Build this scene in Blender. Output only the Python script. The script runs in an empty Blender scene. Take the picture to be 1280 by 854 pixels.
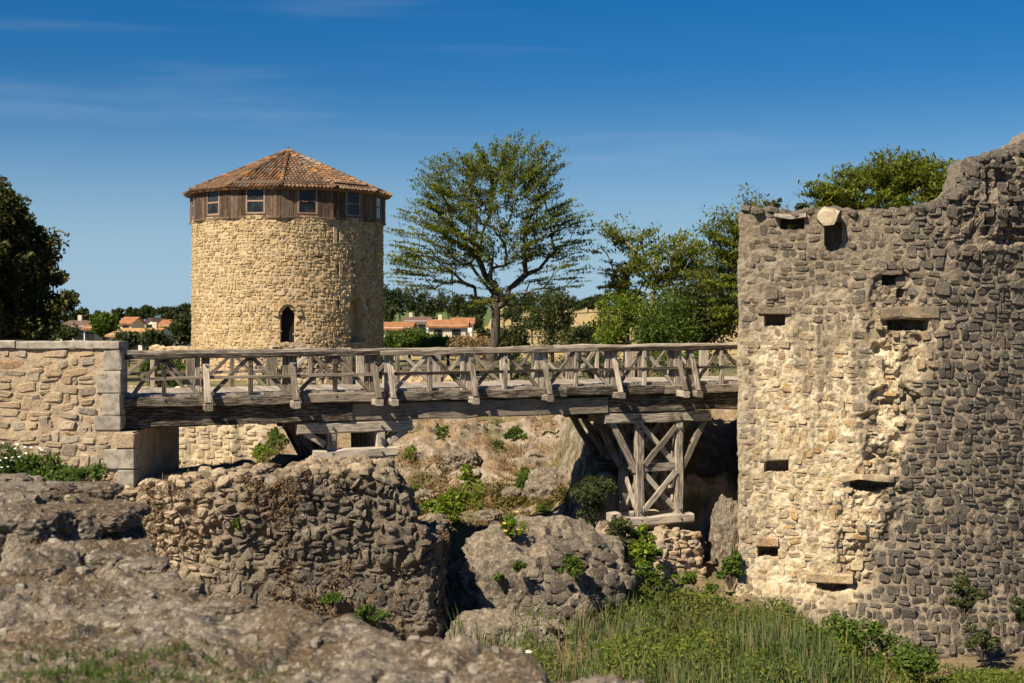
import bpy, math, random
import numpy as np
from mathutils import Matrix, Vector
R = math.radians
F = 1778.0            # focal length in photograph pixels (50 mm on 36 mm, 1280 wide)
HZ = 400.0            # horizon row
RNG = np.random.default_rng(7)
random.seed(7)
scene = bpy.context.scene
C = scene.collection

# ------------------------------------------------------------------ camera, sky, sun, exposure
cam = bpy.data.cameras.new('camera'); camo = bpy.data.objects.new('camera', cam); C.objects.link(camo)
camo.location = (0, 0, 0); camo.rotation_euler = (R(90), 0, 0)
cam.sensor_width = 36; cam.lens = 50; cam.clip_start = .1; cam.clip_end = 6000
cam.shift_y = -(427 - HZ) / 1280
cam.dof.use_dof = True; cam.dof.focus_distance = 33; cam.dof.aperture_fstop = 2.8
scene.camera = camo
SUN_EL, SUN_AZ = 46.0, 42.0          # azimuth: degrees to the left of straight behind the camera
to_sun = Vector((-math.sin(R(SUN_AZ)) * math.cos(R(SUN_EL)), -math.cos(R(SUN_AZ)) * math.cos(R(SUN_EL)), math.sin(R(SUN_EL))))
w = bpy.data.worlds.new('World'); scene.world = w; w.use_nodes = True
wn = w.node_tree; bg = wn.nodes['Background']
sky = wn.nodes.new('ShaderNodeTexSky'); sky.sky_type = 'NISHITA'; sky.sun_disc = False
sky.sun_elevation = R(SUN_EL); sky.sun_rotation = math.atan2(to_sun.x, to_sun.y)
sky.altitude = 200; sky.air_density = 1.0; sky.dust_density = .5; sky.ozone_density = 4.5
# thin cirrus: direction-based wisps over the whole dome
tc = wn.nodes.new('ShaderNodeTexCoord'); mp = wn.nodes.new('ShaderNodeMapping'); mp.inputs['Scale'].default_value = (2.2, 2.2, 26)
mp.inputs['Rotation'].default_value = (0, R(7), 0)
nz = wn.nodes.new('ShaderNodeTexNoise'); nz.inputs['Scale'].default_value = 1.6; nz.inputs['Detail'].default_value = 6
mr = wn.nodes.new('ShaderNodeMapRange'); mr.interpolation_type = 'SMOOTHSTEP'
mr.inputs[1].default_value = .52; mr.inputs[2].default_value = .8; mr.inputs[3].default_value = 0; mr.inputs[4].default_value = .08
mxs = wn.nodes.new('ShaderNodeMix'); mxs.data_type = 'RGBA'
mxs.inputs[7].default_value = (9, 9.6, 10.2, 1)
hs = wn.nodes.new('ShaderNodeHueSaturation'); hs.inputs['Saturation'].default_value = 1.26
wn.links.new(tc.outputs['Generated'], mp.inputs['Vector']); wn.links.new(mp.outputs[0], nz.inputs['Vector'])
wn.links.new(nz.outputs['Fac'], mr.inputs[0]); wn.links.new(mr.outputs[0], mxs.inputs[0])
tn = wn.nodes.new('ShaderNodeMix'); tn.data_type = 'RGBA'; tn.blend_type = 'MULTIPLY'; tn.inputs[0].default_value = 1; tn.inputs[7].default_value = (.58, .71, .86, 1)
wn.links.new(sky.outputs[0], tn.inputs[6]); wn.links.new(tn.outputs[2], hs.inputs['Color']); wn.links.new(hs.outputs[0], mxs.inputs[6]); wn.links.new(mxs.outputs[2], bg.inputs['Color'])
# pale summer haze low over the horizon, the same all round
sx = wn.nodes.new('ShaderNodeSeparateXYZ'); wn.links.new(tc.outputs['Generated'], sx.inputs[0])
hm = wn.nodes.new('ShaderNodeMapRange'); hm.interpolation_type = 'SMOOTHERSTEP'; wn.links.new(sx.outputs[2], hm.inputs[0])
hm.inputs[1].default_value = -.02; hm.inputs[2].default_value = .19; hm.inputs[3].default_value = .75; hm.inputs[4].default_value = 0
hx = wn.nodes.new('ShaderNodeMix'); hx.data_type = 'RGBA'; hx.inputs[7].default_value = (4.5, 6.6, 8.5, 1)
wn.links.new(hm.outputs[0], hx.inputs[0]); wn.links.new(mxs.outputs[2], hx.inputs[6]); wn.links.new(hx.outputs[2], bg.inputs['Color'])
bg.inputs['Strength'].default_value = .05
sl = bpy.data.lights.new('sun', 'SUN'); so = bpy.data.objects.new('sun', sl); C.objects.link(so)
sl.energy = 5.0; sl.angle = R(.5); sl.color = (1, .885, .70)
so.rotation_euler = to_sun.to_track_quat('Z', 'Y').to_euler(); so.location = (-20, -20, 40)
scene.view_settings.view_transform = 'Standard'; scene.view_settings.look = 'None'
scene.view_settings.gamma = 1; scene.view_settings.exposure = .86; scene.view_settings.use_curve_mapping = False
scene.render.engine = 'CYCLES'

# ------------------------------------------------------------------ helpers
def P(px, py, Y): return np.array(((px - 640) / F * Y, Y, (HZ - py) / F * Y))
def PX(px, Y): return (px - 640) / F * Y
def PZ(py, Y): return (HZ - py) / F * Y
def sstep(a, b, x):
    t = np.clip((np.asarray(x, float) - a) / (b - a), 0, 1); return t * t * (3 - 2 * t)
_perm = np.random.default_rng(3).random(65536)
def _h(ix, iy, iz): return _perm[(ix * 73856093 ^ iy * 19349663 ^ iz * 83492791) & 65535]
def vnoise(x, y, z=0.):
    x, y, z = np.broadcast_arrays(np.asarray(x, float), np.asarray(y, float), np.asarray(z, float))
    xi, yi, zi = np.floor(x).astype(np.int64), np.floor(y).astype(np.int64), np.floor(z).astype(np.int64)
    fx, fy, fz = x - xi, y - yi, z - zi
    fx, fy, fz = fx * fx * (3 - 2 * fx), fy * fy * (3 - 2 * fy), fz * fz * (3 - 2 * fz)
    r = 0
    for dx in (0, 1):
        for dy in (0, 1):
            for dz in (0, 1):
                r = r + _h(xi + dx, yi + dy, zi + dz) * (fx if dx else 1 - fx) * (fy if dy else 1 - fy) * (fz if dz else 1 - fz)
    return r * 2 - 1
def fbm(x, y, z=0., o=5, g=.5):
    s, a, f = 0, 1, 1.
    for i in range(o):
        s = s + a * vnoise(np.asarray(x) * f + i * 17.3, np.asarray(y) * f + i * 9.1, np.asarray(z) * f + i * 5.7); a *= g; f *= 2.03
    return s
def ridge(x, y, z=0., o=4):
    s, a, f = 0, 1, 1.
    for i in range(o):
        s = s + a * (1 - 2 * np.abs(vnoise(np.asarray(x) * f + i * 7.3, np.asarray(y) * f + 3.1 * i, np.asarray(z) * f + 1.7 * i))); a *= .5; f *= 2.1
    return s

def mesh_np(name, V, quads=None, tris=None, mat=None, smooth=False):
    me = bpy.data.meshes.new(name)
    V = np.asarray(V, np.float32).reshape(-1, 3)
    loops, tot = [], []
    if quads is not None and len(quads): q = np.asarray(quads, np.int32).reshape(-1, 4); loops.append(q.ravel()); tot.append(np.full(len(q), 4, np.int32))
    if tris is not None and len(tris): t = np.asarray(tris, np.int32).reshape(-1, 3); loops.append(t.ravel()); tot.append(np.full(len(t), 3, np.int32))
    loops = np.concatenate(loops); tot = np.concatenate(tot)
    me.vertices.add(len(V)); me.vertices.foreach_set('co', V.ravel())
    me.loops.add(len(loops)); me.loops.foreach_set('vertex_index', loops)
    me.polygons.add(len(tot)); st = np.concatenate(([0], np.cumsum(tot)[:-1])).astype(np.int32)
    me.polygons.foreach_set('loop_start', st); me.polygons.foreach_set('loop_total', tot)
    me.polygons.foreach_set('use_smooth', np.full(len(tot), bool(smooth)))
    me.update(calc_edges=True)
    if mat: me.materials.append(mat)
    return me
def link(name, me, parent=None, mat=None, **props):
    o = bpy.data.objects.new(name, me); C.objects.link(o)
    if parent is not None: o.parent = parent
    if mat is not None and me is not None and not me.materials: me.materials.append(mat)
    for k, v in props.items(): o[k] = v
    return o
def thing(name, label, cat, loc=(0, 0, 0), group=None, rz=0):
    o = bpy.data.objects.new(name, None); C.objects.link(o); o.location = loc; o.rotation_euler.z = rz
    o.empty_display_size = .2; o['label'] = label; o['category'] = cat
    if group: o['group'] = group
    return o
def child(name, me, par, **props):
    """me is in world coordinates; parent root is an unrotated Empty at a location"""
    o = link(name, me, par, **props)
    l = par.location if par.parent is None else Vector((0, 0, 0))
    if par.type == 'EMPTY': o.location = -l
    return o
def struct(name, me): return link(name, me, None, kind='structure')

# ------------------------------------------------------------------ materials
class G:
    def __init__(s, name):
        s.m = bpy.data.materials.new(name); s.m.use_nodes = True; s.t = s.m.node_tree; s.b = s.t.nodes['Principled BSDF']
        s._pos = None
    def n(s, t): return s.t.nodes.new(t)
    def put(s, sock, v):
        if isinstance(v, bpy.types.NodeSocket): s.t.links.new(v, sock)
        elif isinstance(v, tuple) and len(v) == 3 and sock.type == 'RGBA': sock.default_value = (*v, 1)
        else: sock.default_value = v
    def pos(s):
        if s._pos is None: s._pos = s.n('ShaderNodeNewGeometry')
        return s._pos.outputs['Position']
    def normal(s): s.pos(); return s._pos.outputs['Normal']
    def obj(s): return s.n('ShaderNodeTexCoord').outputs['Object']
    def xyz(s, v):
        n = s.n('ShaderNodeSeparateXYZ'); s.put(n.inputs[0], v); return n.outputs
    def math(s, op, a, b=0., c=None):
        n = s.n('ShaderNodeMath'); n.operation = op; s.put(n.inputs[0], a); s.put(n.inputs[1], b)
        if c is not None: s.put(n.inputs[2], c)
        return n.outputs[0]
    def add(s, a, b): return s.math('ADD', a, b)
    def sub(s, a, b): return s.math('SUBTRACT', a, b)
    def mul(s, a, b): return s.math('MULTIPLY', a, b)
    def mx(s, a, b): return s.math('MAXIMUM', a, b)
    def sc(s, v, xyz):
        n = s.n('ShaderNodeVectorMath'); n.operation = 'MULTIPLY'; s.put(n.inputs[0], v); n.inputs[1].default_value = xyz; return n.outputs[0]
    def noise(s, scale, v=None, detail=5, rough=.55, dist=0.):
        n = s.n('ShaderNodeTexNoise'); s.put(n.inputs['Vector'], v if v is not None else s.pos())
        n.inputs['Scale'].default_value = scale; n.inputs['Detail'].default_value = detail; n.inputs['Roughness'].default_value = rough; n.inputs['Distortion'].default_value = dist
        return n.outputs['Fac']
    def vor(s, scale, v=None, feat='F1', out='Distance', rnd=1.):
        n = s.n('ShaderNodeTexVoronoi'); n.feature = feat; s.put(n.inputs['Vector'], v if v is not None else s.pos()); n.inputs['Scale'].default_value = scale
        n.inputs['Randomness'].default_value = rnd
        return n.outputs[out]
    def ss(s, x, a, b, lo=0., hi=1.):
        n = s.n('ShaderNodeMapRange'); n.interpolation_type = 'SMOOTHSTEP'; s.put(n.inputs[0], x)
        for i, v in ((1, a), (2, b), (3, lo), (4, hi)): n.inputs[i].default_value = v
        return n.outputs[0]
    def mix(s, f, a, b, mode='MIX'):
        n = s.n('ShaderNodeMix'); n.data_type = 'RGBA'; n.blend_type = mode; s.put(n.inputs[0], f); s.put(n.inputs[6], a); s.put(n.inputs[7], b); return n.outputs[2]
    def rnd(s):
        o = s.n('ShaderNodeObjectInfo').outputs['Random']; s.pos(); i = s._pos.outputs['Random Per Island']
        return s.math('FRACT', s.add(o, s.mul(i, 7.77)))
    def ramp(s, f, stops, const=False):
        n = s.n('ShaderNodeValToRGB'); s.put(n.inputs[0], f); e = n.color_ramp.elements
        if const: n.color_ramp.interpolation = 'CONSTANT'
        while len(e) < len(stops): e.new(.5)
        for k, (p, c) in zip(e, stops): k.position = p; k.color = (*c, 1)
        return n.outputs[0]
    def out(s, col, rough=.9, bump=None, strength=.5, dist=.02, spec=.2):
        s.put(s.b.inputs['Base Color'], col); s.put(s.b.inputs['Roughness'], rough); s.b.inputs['Specular IOR Level'].default_value = spec
        if bump is not None:
            n = s.n('ShaderNodeBump'); n.inputs['Strength'].default_value = strength; n.inputs['Distance'].default_value = dist; s.put(n.inputs['Height'], bump)
            s.t.links.new(n.outputs[0], s.b.inputs['Normal'])
        return s.m

def speck(g, c, amt=.5, sc=18.):
    """weathering grain: dark pits and pale crystals"""
    c = g.mix(g.mul(g.ss(g.noise(sc, detail=6, rough=.7), .52, .62), amt), c, (.07, .058, .045))
    return g.mix(g.mul(g.ss(g.noise(sc * 1.9, detail=4, rough=.7), .56, .65), amt), c, (.52, .46, .37))
def grit(g, big=9., small=40.):
    return g.add(g.mul(g.noise(big, detail=6), .6), g.mul(g.noise(small, detail=3), .4))

def mat_tower_stone():
    g = G('tower_stone'); r = g.rnd()
    c = g.ramp(r, [(0, (.25, .165, .08)), (.12, (.38, .26, .13)), (.35, (.46, .335, .18)), (.6, (.48, .365, .215)), (.8, (.40, .285, .15)), (.92, (.36, .28, .17)), (1, (.42, .23, .09))])
    c = g.mix(g.ss(g.noise(5.), .35, .75, 0, .5), c, (.36, .26, .145))
    p = g.xyz(g.pos())
    big = g.noise(.5, detail=3)
    c = g.mix(g.ss(big, .5, .72, 0, .4), c, (.48, .335, .16))
    base = g.mul(g.ss(p[2], -1., 2.2, .6, 0.), g.ss(g.noise(1.4), .4, .6))
    c = g.mix(base, c, (.44, .30, .14))
    c = speck(g, c, .65, 5.)
    st = g.mul(g.ss(g.noise(1.3, g.sc(g.pos(), (1, 1, .12)), 5), .52, .66), g.ss(p[2], .5, 4.5, .25, .65))
    c = g.mix(st, c, (.22, .16, .10))
    return g.out(c, .95, grit(g, 14, 45), .8, .03)
def mat_streaked(name, cols):
    g = G(name); c = g.ramp(g.rnd(), [(i / (len(cols) - 1), q) for i, q in enumerate(cols)])
    c = speck(g, c, .5, 9.); st = g.ss(g.noise(1.6, g.sc(g.pos(), (1, 1, .07)), 5), .47, .6)
    return g.out(g.mix(g.mul(st, .8), c, (.10, .08, .055)), .95, grit(g, 12, 40), .8, .04)
def mat_tower_mortar():
    g = G('tower_mortar')
    c = g.ramp(g.noise(3., detail=6), [(.3, (.34, .25, .14)), (.5, (.46, .345, .205)), (.7, (.53, .415, .265))])
    return g.out(c, .95, grit(g, 10, 35), .8, .04)
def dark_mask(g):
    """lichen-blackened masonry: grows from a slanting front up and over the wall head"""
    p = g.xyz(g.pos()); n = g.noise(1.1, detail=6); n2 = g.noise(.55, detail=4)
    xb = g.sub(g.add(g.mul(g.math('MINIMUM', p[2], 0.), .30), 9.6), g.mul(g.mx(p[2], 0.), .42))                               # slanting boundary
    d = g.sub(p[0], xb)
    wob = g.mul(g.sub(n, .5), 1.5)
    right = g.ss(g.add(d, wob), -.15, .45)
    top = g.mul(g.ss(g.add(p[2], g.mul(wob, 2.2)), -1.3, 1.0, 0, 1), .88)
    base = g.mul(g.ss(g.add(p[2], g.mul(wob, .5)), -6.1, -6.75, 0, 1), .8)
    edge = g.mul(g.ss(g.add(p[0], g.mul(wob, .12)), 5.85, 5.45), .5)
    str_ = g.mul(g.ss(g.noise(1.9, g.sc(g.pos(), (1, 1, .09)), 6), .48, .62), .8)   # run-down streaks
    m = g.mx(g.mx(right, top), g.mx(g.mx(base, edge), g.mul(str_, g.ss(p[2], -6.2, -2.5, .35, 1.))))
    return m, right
def mat_keep_stone():
    g = G('keep_stone'); r = g.rnd(); m, right = dark_mask(g)
    pale = g.ramp(r, [(0, (.28, .20, .11)), (.2, (.42, .32, .18)), (.45, (.46, .36, .22)), (.65, (.38, .27, .14)), (.8, (.43, .25, .08)), (.9, (.34, .20, .08)), (1, (.22, .18, .13))])
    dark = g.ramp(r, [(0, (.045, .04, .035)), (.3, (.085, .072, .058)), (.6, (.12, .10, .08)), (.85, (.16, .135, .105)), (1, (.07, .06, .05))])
    pale = g.mix(g.ss(g.noise(7.), .4, .75, 0, .6), pale, (.30, .23, .15))
    smear = g.mul(g.ss(g.noise(3.3, detail=7, rough=.65), .46, .58), g.sub(.6, g.mul(m, .5)))
    pale = g.mix(smear, pale, g.ramp(g.noise(2.6, detail=7), [(.3, (.40, .29, .16)), (.5, (.52, .41, .26)), (.7, (.60, .50, .35))]))
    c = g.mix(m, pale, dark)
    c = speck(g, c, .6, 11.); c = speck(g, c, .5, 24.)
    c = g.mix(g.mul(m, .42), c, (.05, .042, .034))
    lich = g.mul(g.ss(g.noise(26., detail=4), .64, .70), .75)
    c = g.mix(lich, c, (.42, .39, .33))
    return g.out(c, .95, grit(g, 16, 55), 1., .03)
def mat_keep_mortar():
    g = G('keep_mortar'); m, right = dark_mask(g)
    c = g.ramp(g.noise(2.6, detail=7), [(.3, (.38, .27, .14)), (.5, (.55, .44, .28)), (.7, (.66, .56, .40))])
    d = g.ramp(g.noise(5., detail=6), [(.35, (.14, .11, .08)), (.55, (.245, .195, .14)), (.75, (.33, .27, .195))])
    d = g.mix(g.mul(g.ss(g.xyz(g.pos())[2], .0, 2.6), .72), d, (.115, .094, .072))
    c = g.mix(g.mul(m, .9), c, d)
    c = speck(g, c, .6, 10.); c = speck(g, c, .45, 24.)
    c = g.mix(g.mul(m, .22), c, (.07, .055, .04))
    return g.out(c, .97, grit(g, 9, 40), 1., .05)
def mat_abut_stone():
    g = G('abutment_stone'); r = g.rnd()
    c = g.ramp(r, [(0, (.20, .17, .14)), (.2, (.33, .25, .16)), (.45, (.40, .30, .19)), (.65, (.36, .25, .14)), (.8, (.30, .26, .21)), (.93, (.42, .33, .22)), (1, (.36, .21, .10))])
    c = g.mix(g.ss(g.noise(4.5), .4, .7, 0, .6), c, (.28, .215, .145))
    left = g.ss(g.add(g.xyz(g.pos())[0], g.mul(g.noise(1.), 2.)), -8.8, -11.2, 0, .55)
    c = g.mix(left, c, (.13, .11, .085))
    c = speck(g, c, .45, 14.)
    return g.out(c, .95, grit(g, 11, 38), .9, .04)
def mat_abut_mortar():
    g = G('abutment_mortar')
    c = g.ramp(g.noise(3., detail=6), [(.3, (.25, .19, .125)), (.5, (.37, .28, .185)), (.7, (.45, .35, .23))])
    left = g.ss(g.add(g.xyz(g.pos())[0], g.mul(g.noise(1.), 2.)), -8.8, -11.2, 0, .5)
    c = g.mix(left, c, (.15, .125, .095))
    c = speck(g, c, .4, 14.)
    return g.out(c, .95, grit(g, 8, 30), .9, .05)
def mat_ruin(name, k):
    g = G(name); r = g.rnd(); p = g.xyz(g.pos())
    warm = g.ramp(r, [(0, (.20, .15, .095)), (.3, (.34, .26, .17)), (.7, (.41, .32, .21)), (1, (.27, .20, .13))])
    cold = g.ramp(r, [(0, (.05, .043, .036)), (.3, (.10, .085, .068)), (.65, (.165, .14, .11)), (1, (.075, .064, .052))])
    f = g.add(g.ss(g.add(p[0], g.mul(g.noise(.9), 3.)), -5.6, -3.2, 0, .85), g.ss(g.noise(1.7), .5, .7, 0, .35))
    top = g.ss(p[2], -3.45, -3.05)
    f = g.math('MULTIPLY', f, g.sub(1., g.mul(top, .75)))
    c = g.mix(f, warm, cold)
    if k: c = g.mix(g.ss(g.noise(2.2, detail=5), .35, .6, .25, .75), c, (.20, .158, .108))
    c = g.mix(g.mul(g.ss(g.noise(22., detail=4), .62, .7), .6), c, (.40, .37, .31))
    c = speck(g, c, .5, 13.)
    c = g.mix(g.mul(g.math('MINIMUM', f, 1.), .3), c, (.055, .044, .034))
    moss = g.mul(g.ss(g.noise(1.9, detail=5), .6, .72), .6)
    c = g.mix(moss, c, (.16, .085, .04))
    return g.out(c, .95, grit(g, 12, 45), 1., .05)
def mat_granite(name='dressed_granite', tint=(.31, .275, .225)):
    g = G(name)
    r = g.rnd(); a = tuple(x * .6 for x in tint); b = tuple(min(1, x * 1.15) for x in tint)
    c = g.mix(r, tint, b); c = g.mix(g.ss(g.noise(6., detail=6), .38, .68), c, a)
    c = g.mix(g.mul(g.ss(g.noise(60., detail=2), .6, .68), .5), c, (.5, .46, .38))
    return g.out(c, .9, grit(g, 14, 60), .7, .02)
def mat_wood(name, light, dark, amount=.5, scale=1., bolts=False):
    g = G(name); o = g.obj(); r = g.n('ShaderNodeObjectInfo').outputs['Random']
    v = g.n('ShaderNodeVectorMath'); v.operation = 'ADD'; g.put(v.inputs[0], o)
    cb = g.n('ShaderNodeCombineXYZ'); g.put(cb.inputs[0], g.mul(r, 31.)); g.put(cb.inputs[1], g.mul(r, 17.)); g.t.links.new(cb.outputs[0], v.inputs[1])
    grain = g.noise(9. * scale, g.sc(v.outputs[0], (.35, 5, 5)), 6, .65, .4)
    patch = g.noise(1.6, v.outputs[0], 4)
    f = g.math('ADD', g.ss(grain, .36, .66), g.mul(g.sub(patch, .5), 1.5))
    f = g.add(f, g.mul(g.sub(r, .5), 1.0))
    f = g.ss(f, amount - .55, amount + .6)
    c = g.mix(f, dark, light)
    crack = g.ss(g.noise(4., g.sc(v.outputs[0], (.16, 9, 9)), 3), .66, .70)
    c = g.mix(g.mul(crack, .8), c, tuple(x * .3 for x in dark))
    return g.out(c, .85, g.sub(grain, g.mul(crack, .8)), .6, .015)
def mat_leaf(name, cols, trans=.35, rough=.6):
    g = G(name); r = g.rnd()
    c = g.ramp(r, [(i / (len(cols) - 1), q) for i, q in enumerate(cols)])
    c = g.mix(g.ss(g.noise(.9), .4, .65, 0, .45), c, cols[0])
    g.out(c, rough, spec=.25)
    tr = g.n('ShaderNodeBsdfTranslucent'); g.put(tr.inputs[0], g.mix(.4, c, (.16, .2, .01)))
    ms = g.n('ShaderNodeMixShader'); ms.inputs[0].default_value = trans
    g.t.links.new(g.b.outputs[0], ms.inputs[1]); g.t.links.new(tr.outputs[0], ms.inputs[2])
    g.t.links.new(ms.outputs[0], g.t.nodes['Material Output'].inputs['Surface'])
    return g.m
def mat_bark(name='bark', a=(.16, .13, .10), b=(.06, .048, .038)):
    g = G(name); c = g.mix(g.ss(g.noise(4., g.sc(g.pos(), (3, 3, .6)), 6), .35, .65), b, a)
    return g.out(c, .95, g.noise(12., g.sc(g.pos(), (2, 2, .4)), 5), .8, .03)
def mat_tile():
    g = G('roof_tile'); r = g.rnd(); p = g.xyz(g.pos())
    c = g.ramp(r, [(0, (.07, .045, .03)), (.2, (.15, .078, .042)), (.42, (.23, .105, .048)), (.6, (.13, .085, .055)), (.78, (.19, .15, .11)), (.9, (.32, .14, .045)), (1, (.27, .23, .17))])
    patch = g.noise(.75, detail=4)
    c = g.mix(g.ss(patch, .42, .6, 0, .6), c, (.10, .068, .046))
    c = g.mix(g.mul(g.ss(g.noise(1.1, detail=5), .58, .66), .55), c, (.47, .19, .03))
    c = g.mix(g.mul(g.ss(g.noise(14., detail=4), .6, .68), .6), c, (.38, .33, .25))
    return g.out(c, .9, g.noise(25.), .4, .01)
def mat_rock(name='ledge_rock', warm=(.235, .195, .148), dark=(.038, .031, .025), grass=True):
    g = G(name); p = g.pos(); z = g.xyz(g.normal())[2]
    n1 = g.noise(1.5, detail=8, rough=.62); n2 = g.noise(6., detail=7, rough=.65); n3 = g.noise(24., detail=5, rough=.6)
    c = g.ramp(n2, [(.28, dark), (.42, tuple(x * .55 for x in warm)), (.55, warm), (.72, tuple(min(1, x * 1.25) for x in warm))])
    c = g.mix(g.ss(n1, .45, .62, 0, .65), c, (.16, .135, .11))
    c = g.mix(g.mul(g.ss(n3, .58, .68), .7), c, (.46, .41, .335))
    c = g.mix(g.mul(g.ss(g.noise(50., detail=3), .58, .66), .5), c, (.06, .05, .04))
    if grass:
        gm = g.mul(g.ss(g.add(g.noise(.9, detail=6), g.mul(g.sub(z, .8), .25)), .47, .55), g.ss(z, .5, .8))
        gc = g.ramp(g.noise(30., detail=4), [(.3, (.03, .019, .010)), (.5, (.085, .052, .025)), (.7, (.17, .115, .06))])
        c = g.mix(g.mul(gm, .85), c, gc)
    c = speck(g, c, .65, 7.); c = speck(g, c, .5, 22.); c = g.mix(.28, c, (.075, .055, .036))
    h = g.add(g.mul(n2, .6), g.mul(n3, .4))
    return g.out(c, .95, h, 1., .05)
def mat_ground():
    g = G('ground_cover'); p = g.xyz(g.pos()); z = g.xyz(g.normal())[2]
    n1 = g.noise(.8, detail=7, rough=.6); n2 = g.noise(4., detail=7, rough=.62); n3 = g.noise(20., detail=5)
    straw = g.ramp(n3, [(.25, (.08, .05, .027)), (.42, (.165, .108, .06)), (.58, (.25, .178, .105)), (.8, (.38, .30, .195))])
    rock = g.ramp(n2, [(.3, (.09, .072, .054)), (.5, (.235, .19, .14)), (.7, (.36, .305, .235))])
    rock = g.mix(g.mul(g.ss(n3, .58, .66), .5), rock, (.10, .085, .065))
    green = g.ramp(n3, [(.3, (.03, .045, .012)), (.6, (.085, .10, .025)), (.8, (.17, .17, .05))])
    steep = g.ss(g.add(z, g.mul(g.sub(n1, .5), .7)), .86, .62)
    c = g.mix(steep, straw, rock)
    c = g.mix(g.mul(g.ss(n1, .52, .62), .7), c, green)
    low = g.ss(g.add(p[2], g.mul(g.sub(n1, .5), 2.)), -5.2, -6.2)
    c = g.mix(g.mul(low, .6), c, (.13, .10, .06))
    # farther off: meadow, then fields
    far = g.ss(p[1], 46, 52)
    fn = g.noise(.06, detail=3); fm = g.noise(.9, detail=6)
    mead = g.mix(g.ss(fm, .4, .6), (.085, .09, .032), (.19, .155, .07))
    v = g.vor(.011, g.sc(g.pos(), (1, .45, 0)), out='Color')
    fld = g.mix(g.ss(g.xyz(v)[0], .45, .55), (.36, .27, .12), (.09, .12, .035))
    mead = g.mix(g.ss(p[1], 140, 190), mead, fld)
    c = g.mix(far, c, mead)
    return g.out(c, .97, g.add(g.mul(n2, .6), g.mul(n3, .4)), 1., .06)
def mat_plain(name, col, rough=.8, var=.3, scale=3., spec=.2):
    g = G(name); c = g.mix(g.ss(g.noise(scale, detail=5), .35, .7), tuple(x * (1 - var) for x in col), col)
    return g.out(c, rough, g.noise(scale * 6), .2, .01, spec)
def mat_glass():
    g = G('window_glass'); c = g.mix(g.ss(g.noise(2.), .4, .6), (.012, .014, .016), (.03, .033, .036))
    return g.out(c, .15, spec=.22)

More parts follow.
